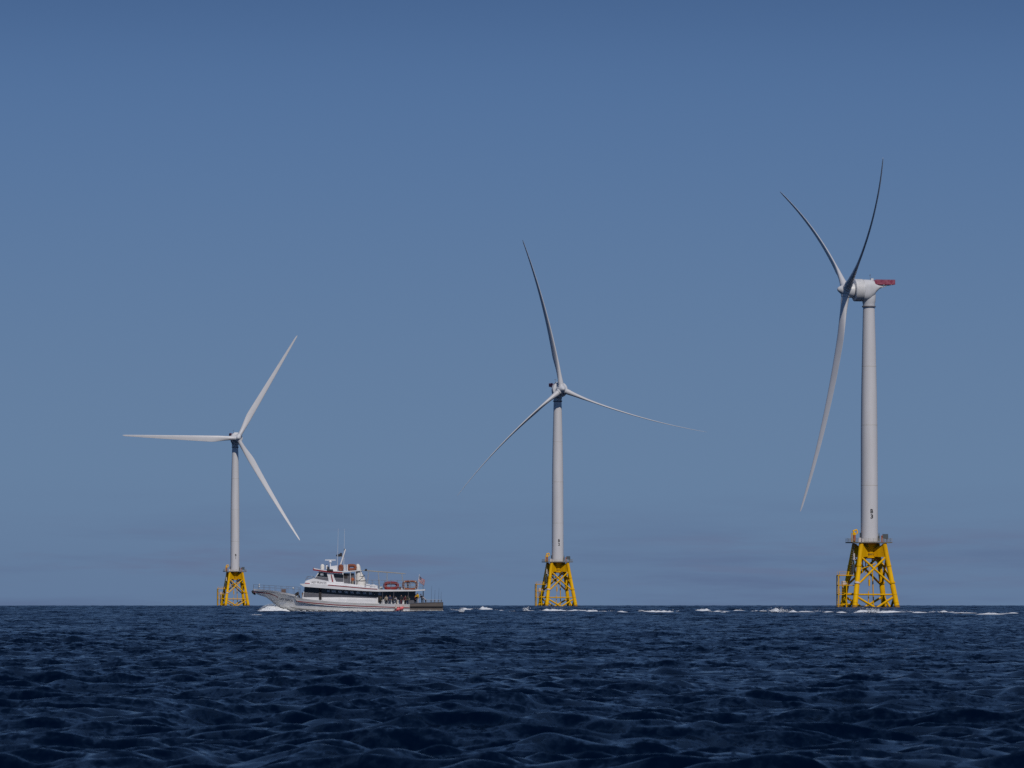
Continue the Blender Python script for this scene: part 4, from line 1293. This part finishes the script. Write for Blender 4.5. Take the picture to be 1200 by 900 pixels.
def person(px, py_feet, y, face, top, legs, label, h=1.75, lean=0.0, arms=(0.25, 0.5), sit=False, hood=False, hairm='hair', bulk=1.3):
    """face: heading of the chest in degrees about z (0 = towards the camera)"""
    o = empty('person', world(px, py_feet, y), R(face))
    tag(o, label, 'person', 'people on the boat')
    k = h / 1.75
    hipz = 0.92 if not sit else 0.5
    fwd = -1
    L_ = lambda z: fwd * math.tan(R(lean)) * max(0, z - hipz)
    def J(x, yy, z, *r_): return (x * k, (yy + L_(z)) * k, z * k, *[q * k for q in r_])
    if not sit: kn = [(.10, -.03, .50), (.10, .0, .09), (.11, -.14, .04)]
    else: kn = [(.12, -.45, .52), (.12, -.47, .09), (.12, -.62, .04)]
    def arm(s_, a):
        sh = (s_ * .2, 0, hipz + .52); el = (s_ * .27, -.02 - .24 * math.sin(a), hipz + .52 - .28 * math.cos(a)); wr = (s_ * .22, el[1] - .24 * math.sin(a * 1.8), el[2] - .24 * math.cos(a * 1.8))
        return sh, el, wr
    # body: pelvis root, spine, neck, head, arms with hands, legs with feet
    def frame(fat):
        js = [J(0, 0, hipz, .13 * fat, .11 * fat), J(0, 0, hipz + .25, .14 * fat, .11 * fat), J(0, 0, hipz + .48, .16 * fat, .11 * fat)]
        es = [(0, 1), (1, 2)]
        return js, es
    js, es = frame(.85)
    js += [J(0, 0, hipz + .60, .055), J(0, -.02, hipz + .70, .085, .095), J(0, -.01, hipz + .80, .075, .085)]
    es += [(2, 3), (3, 4), (4, 5)]
    for s_, a in zip((-1, 1), arms):
        sh, el, wr = arm(s_, a); n_ = len(js)
        hd = (wr[0], wr[1] - .06, wr[2] - .08)
        js += [J(*sh, .05), J(*el, .04), J(*wr, .03), J(*hd, .042, .025)]
        es += [(2, n_), (n_, n_ + 1), (n_ + 1, n_ + 2), (n_ + 2, n_ + 3)]
    for s_ in (-1, 1):
        n_ = len(js)
        js += [J(s_ * .09, 0, hipz - .06, .08)] + [J(s_ * p[0], p[1], p[2], r_) for p, r_ in zip(kn, (.055, .04, .035))]
        es += [(0, n_), (n_, n_ + 1), (n_ + 1, n_ + 2), (n_ + 2, n_ + 3)]
    skin_mesh('body', js, es, M['skin'], o)
    js, es = frame(bulk)
    for s_, a in zip((-1, 1), arms):
        sh, el, wr = arm(s_, a); n_ = len(js)
        js += [J(*sh, .07 * bulk), J(*el, .055 * bulk), J(*wr, .045 * bulk)]
        es += [(2, n_), (n_, n_ + 1), (n_ + 1, n_ + 2)]
    if hood:
        n_ = len(js); js += [J(0, .03, hipz + .62, .09), J(0, .03, hipz + .72, .115), J(0, .03, hipz + .83, .09)]; es += [(2, n_), (n_, n_ + 1), (n_ + 1, n_ + 2)]
    skin_mesh('jacket', js, es, M[top], o)
    js = [J(0, 0, hipz, .13, .11)]; es = []
    for s_ in (-1, 1):
        n_ = len(js)
        js += [J(s_ * .09, 0, hipz - .06, .1)] + [J(s_ * p[0], p[1], p[2], r_) for p, r_ in zip(kn[:2], (.075, .062))] + [J(s_ * kn[2][0], kn[2][1] * .5, .06, .05)]
        es += [(0, n_), (n_, n_ + 1), (n_ + 1, n_ + 2), (n_ + 2, n_ + 3)]
    skin_mesh('trousers', js, es, M[legs], o)
    if not hood:
        hr = MB(); c_ = J(0, .02, hipz + .79); hr.ball(c_[:3], .105 * k, 12, (.95, 1.05, .85)); hr.build('hair', M[hairm], o)
    return o
person(413.6, 687.2, -2.45, 40, 'cl_orange', 'cl_sand', 'person in an orange jacket standing on the upper deck by the white funnel', 1.72, 4)
person(446.4, 709.2, -3.0, 70, 'cl_olive', 'cl_dark', 'person in olive clothes standing beside the dark cabin doorway', 1.5, 8)
person(457.6, 709.6, -3.05, 10, 'cl_navy', 'cl_jeans', 'person in a navy jacket standing on the side deck under the red life float', 1.85)
person(465.6, 709.6, -2.95, -60, 'cl_pale', 'cl_sand', 'person in a pale jacket bending forward by the side rail', 1.6, 24, (.9, 1.0))
person(470.6, 709.6, -3.0, 25, 'cl_dark', 'cl_maroon', 'bulky person in a black hooded jacket and reddish trousers under the upper deck', 1.88, 3, hood=True, bulk=1.7)
person(475.4, 709.6, -2.7, -20, 'cl_maroon', 'cl_dark', 'person in a dark maroon top facing the sea beside the black hooded person', 1.76)
person(481.6, 710.0, -2.4, -70, 'cl_sand', 'cl_pale', 'person in light sand clothes crouching near the cockpit bulwark', 1.5, 30, (.8, 1.0))
person(485.5, 710.0, -2.0, 20, 'cl_dark', 'cl_jeans', 'person in dark clothes standing in shade beside the yellow jacket', 1.7)
person(490.2, 707.6, -3.15, -55, 'cl_yellow', 'cl_pale', 'person in a bright yellow jacket leaning at the cockpit bulwark', 1.9, 9, (.6, .8), bulk=1.8)
person(494.8, 707.6, -2.6, -75, 'cl_dark', 'cl_dark', 'person in a black jacket just aft of the yellow jacket', 1.72, 16, (.6, .7))
person(499.0, 708.6, -2.5, -80, 'cl_pale', 'cl_dark', 'aftermost person, in a pale grey top, bending over the stern rail', 1.55, 38, (1.0, 1.1))
person(453.2, 709.4, -2.95, -15, 'cl_sand', 'cl_dark', 'person in a sandy jacket between the olive clad and navy clad people', 1.74)
person(461.6, 709.5, -2.75, 30, 'cl_dark', 'cl_jeans', 'person in a black top standing just aft of the navy jacket', 1.7)
person(478.6, 709.6, -3.0, -35, 'cl_olive', 'cl_jeans', 'person in an olive coat next to the cabin corner by the cockpit', 1.8, 6, bulk=1.6)
person(487.6, 709.0, -2.7, 35, 'cl_maroon', 'cl_dark', 'person in maroon partly behind the bright yellow jacket', 1.82, bulk=1.5)
person(478.3, 691.2, -1.4, 20, 'cl_navy', 'cl_dark', 'person in navy on the upper deck behind the brown life float', 1.7)

# ------------------------------------------------------------------ foam
rng = random.Random(5)
def blob(b, p, r_, fl_=.6):
    n_ = 6
    vv = [(p[0], p[1], p[2] + r_ * fl_ * rng.uniform(.7, 1.2))]
    for k in range(n_):
        a = 2 * math.pi * k / n_ + rng.uniform(-.3, .3); q = r_ * rng.uniform(.7, 1.3)
        vv.append((p[0] + q * math.cos(a), p[1] + q * math.sin(a), p[2] + r_ * fl_ * rng.uniform(-.25, .3)))
    vv.append((p[0], p[1], p[2] - r_ * fl_))
    fs = [(0, 1 + k, 1 + (k + 1) % n_) for k in range(n_)] + [(n_ + 1, 1 + (k + 1) % n_, 1 + k) for k in range(n_)]
    b.add(vv, fs, True)
def depth_of(py, lift):
    a = (py - 705.3) / F
    D = 1400.0
    for _ in range(30):
        D = (HCAM - lift + D * D / RE2) / a if a > 0 else 4000
        D = min(D, 3000)
    return D
# bow wave: a mound thrown out on both sides of the stem
bw = MB()
top = [(299, 717.6), (303, 715), (308, 711.6), (314, 709), (320, 708.2), (326, 709), (332, 711), (338, 713.6), (344, 716), (350, 717.4)]
def top_at(px):
    for a, b_ in zip(top, top[1:]):
        if a[0] <= px <= b_[0]: return a[1] + (b_[1] - a[1]) * (px - a[0]) / (b_[0] - a[0])
    return 717.6
from mathutils import noise as mnoise
NX, NY = 150, 46
for sg in (-1, 1):
    vv = []
    for i in range(NX + 1):
        px = 298.5 + 52 * i / NX
        for j in range(NY + 1):
            v = j / NY
            y0 = hull_y(max(px, 306), 713.5) * .55
            y = sg * (y0 + v * (3.6 + 1.2 * (px - 298) / 50))
            h_ = bz(top_at(px)) * (1 - v ** 1.6) * (0.75 + .35 * v)
            q = Vector((bx(px) * 1.1, y * 1.1, 3.1 * sg))
            h_ *= 1 + .34 * mnoise.fractal(q, 1.0, 2.0, 5) + .25 * mnoise.noise(q * 3.3)
            e = mnoise.noise(q * 2.1 + Vector((5, 0, 0))) * .22
            vv.append((bx(px) + e, y + .7 * e, h_ - .12))
    fs = [(i * (NY + 1) + j, (i + 1) * (NY + 1) + j, (i + 1) * (NY + 1) + j + 1, i * (NY + 1) + j + 1) for i in range(NX) for j in range(NY)]
    bw.add(vv, fs if sg > 0 else [f[::-1] for f in fs], True)
for i in range(700):
    px = rng.gauss(319, 9); hz_ = bz(top_at(px))
    y = (-1 if rng.random() < .7 else 1) * (hull_y(max(px, 306), 713.5) * .6 + abs(rng.gauss(.6, .8)))
    blob(bw, (bx(px), y, hz_ * rng.uniform(.8, 1.14)), rng.uniform(.015, .06))
for i in range(2200):      # turbulent line along the waterline
    px = rng.uniform(345, 520); y = -(3.35 + abs(rng.gauss(0, .25)))
    if px > 505: y *= .95
    blob(bw, (bx(px), y if rng.random() < .8 else -y, rng.uniform(-.1, .22) * (1 + .5 * math.sin(px * .9))), rng.uniform(.04, .15), .5)
o = bw.build('bow_wave', M['foam']); o.location = (BX, BD, BZ); o['kind'] = 'stuff'

wc = MB()
caps = [(545, 714.2, 16, 2), (568, 714.6, 30, 3.2), (652, 715.6, 46, 3.6), (640, 715.4, 26, 2.4), (694, 716, 14, 2.4), (729, 716.6, 14, 1), (770, 716.6, 56, 2.4), (790, 716.4, 34, 2.2),
        (823, 715.6, 28, 2.6), (866, 715.0, 14, 2), (884, 716.4, 14, 2), (912, 715.6, 26, 3.2), (929, 716.6, 12, 2.8), (958, 716, 16, 2), (986, 717.2, 14, 1.6), (1018, 716.2, 30, 2.2), (1042, 717.2, 40, 1.8), 
        (1095, 717.2, 56, 2), (1110, 716.8, 30, 1.6), (1160, 719, 34, 1.8), (1010, 717.0, 20, 1.6), (850, 717, 12, 1), (530, 714.6, 22, 1.6), (600, 716, 16, .9), (556, 713.6, 40, 1.4), (582, 714.8, 20, 1.2), (622, 715.2, 22, 1.2), (676, 715.4, 30, 1.6), (712, 715.8, 26, 1.2), (752, 716.2, 30, 1.4),
        (806, 715.8, 20, 1.8), (842, 716, 26, 1.4), (900, 715.8, 30, 1.8), (944, 716.4, 24, 1.6), (972, 716.8, 18, 1.4), (1060, 716.4, 36, 1.6), (1130, 717.6, 30, 1.3), (1182, 718.2, 24, 1.2), (300, 719.5, 14, .8)]
for px, py, wpx, hpx in caps:
    D = depth_of(py, .25)
    x = (px - 600) / F * D
    sc_ = D / F
    W = wpx * sc_; nx = max(14, int(W / .12)); ny = 14
    vv = []
    ph = px * .37
    for i in range(nx + 1):
        u = 2 * i / nx - 1
        X = x + u * W / 2
        for j in range(ny + 1):
            v = 2 * j / ny - 1
            q = Vector((X * .8, v * 1.3, ph))
            env = max(0.0, 1 - abs(u) ** 2.2) * (0.55 + 1.2 * mnoise.noise(Vector((X * .45, ph, 0))) + .5 * mnoise.noise(Vector((X * 1.3, ph, 3))))
            h_ = 0.95 * hpx * sc_ * env * (1 - v * v) * (1 + .8 * mnoise.fractal(q, 1.0, 2.0, 4))
            Y = D + v * 1.5 + .5 * mnoise.noise(q * .6)
            vv.append((X + .12 * mnoise.noise(q * 3), Y, sea_z(X, Y) + .14 + h_))
    wc.add(vv, [(i * (ny + 1) + j, (i + 1) * (ny + 1) + j, (i + 1) * (ny + 1) + j + 1, i * (ny + 1) + j + 1) for i in range(nx) for j in range(ny)], True)
    for i in range(int(30 * max(1, wpx / 14))):
        u = rng.uniform(-1, 1); X = x + u * W / 2; Y = D + rng.gauss(0, .8)
        blob(wc, (X, Y, sea_z(X, Y) + .1 + 1.6 * hpx * sc_ * (1 - abs(u)) * rng.random()), rng.uniform(.02, .07), .6)
# flung spray over three of the caps
for px, py, wpx, hpx in ((617, 715, 9, 4.5), (912, 716, 30, 6), (541, 716, 8, 4), (1022, 716.5, 26, 5)):
    D = depth_of(py + 1, .25); x = (px - 600) / F * D; sc_ = D / F
    for i in range(150):
        u = rng.gauss(0, .4); X = x + u * wpx / 2 * sc_; Y = D + rng.gauss(0, .8)
        blob(wc, (X, Y, sea_z(X, Y) + .2 + abs(rng.gauss(0, .45)) * hpx * sc_), rng.uniform(.03, .1), .8)
o = wc.build('whitecap_foam', M['foam']); o['kind'] = 'stuff'
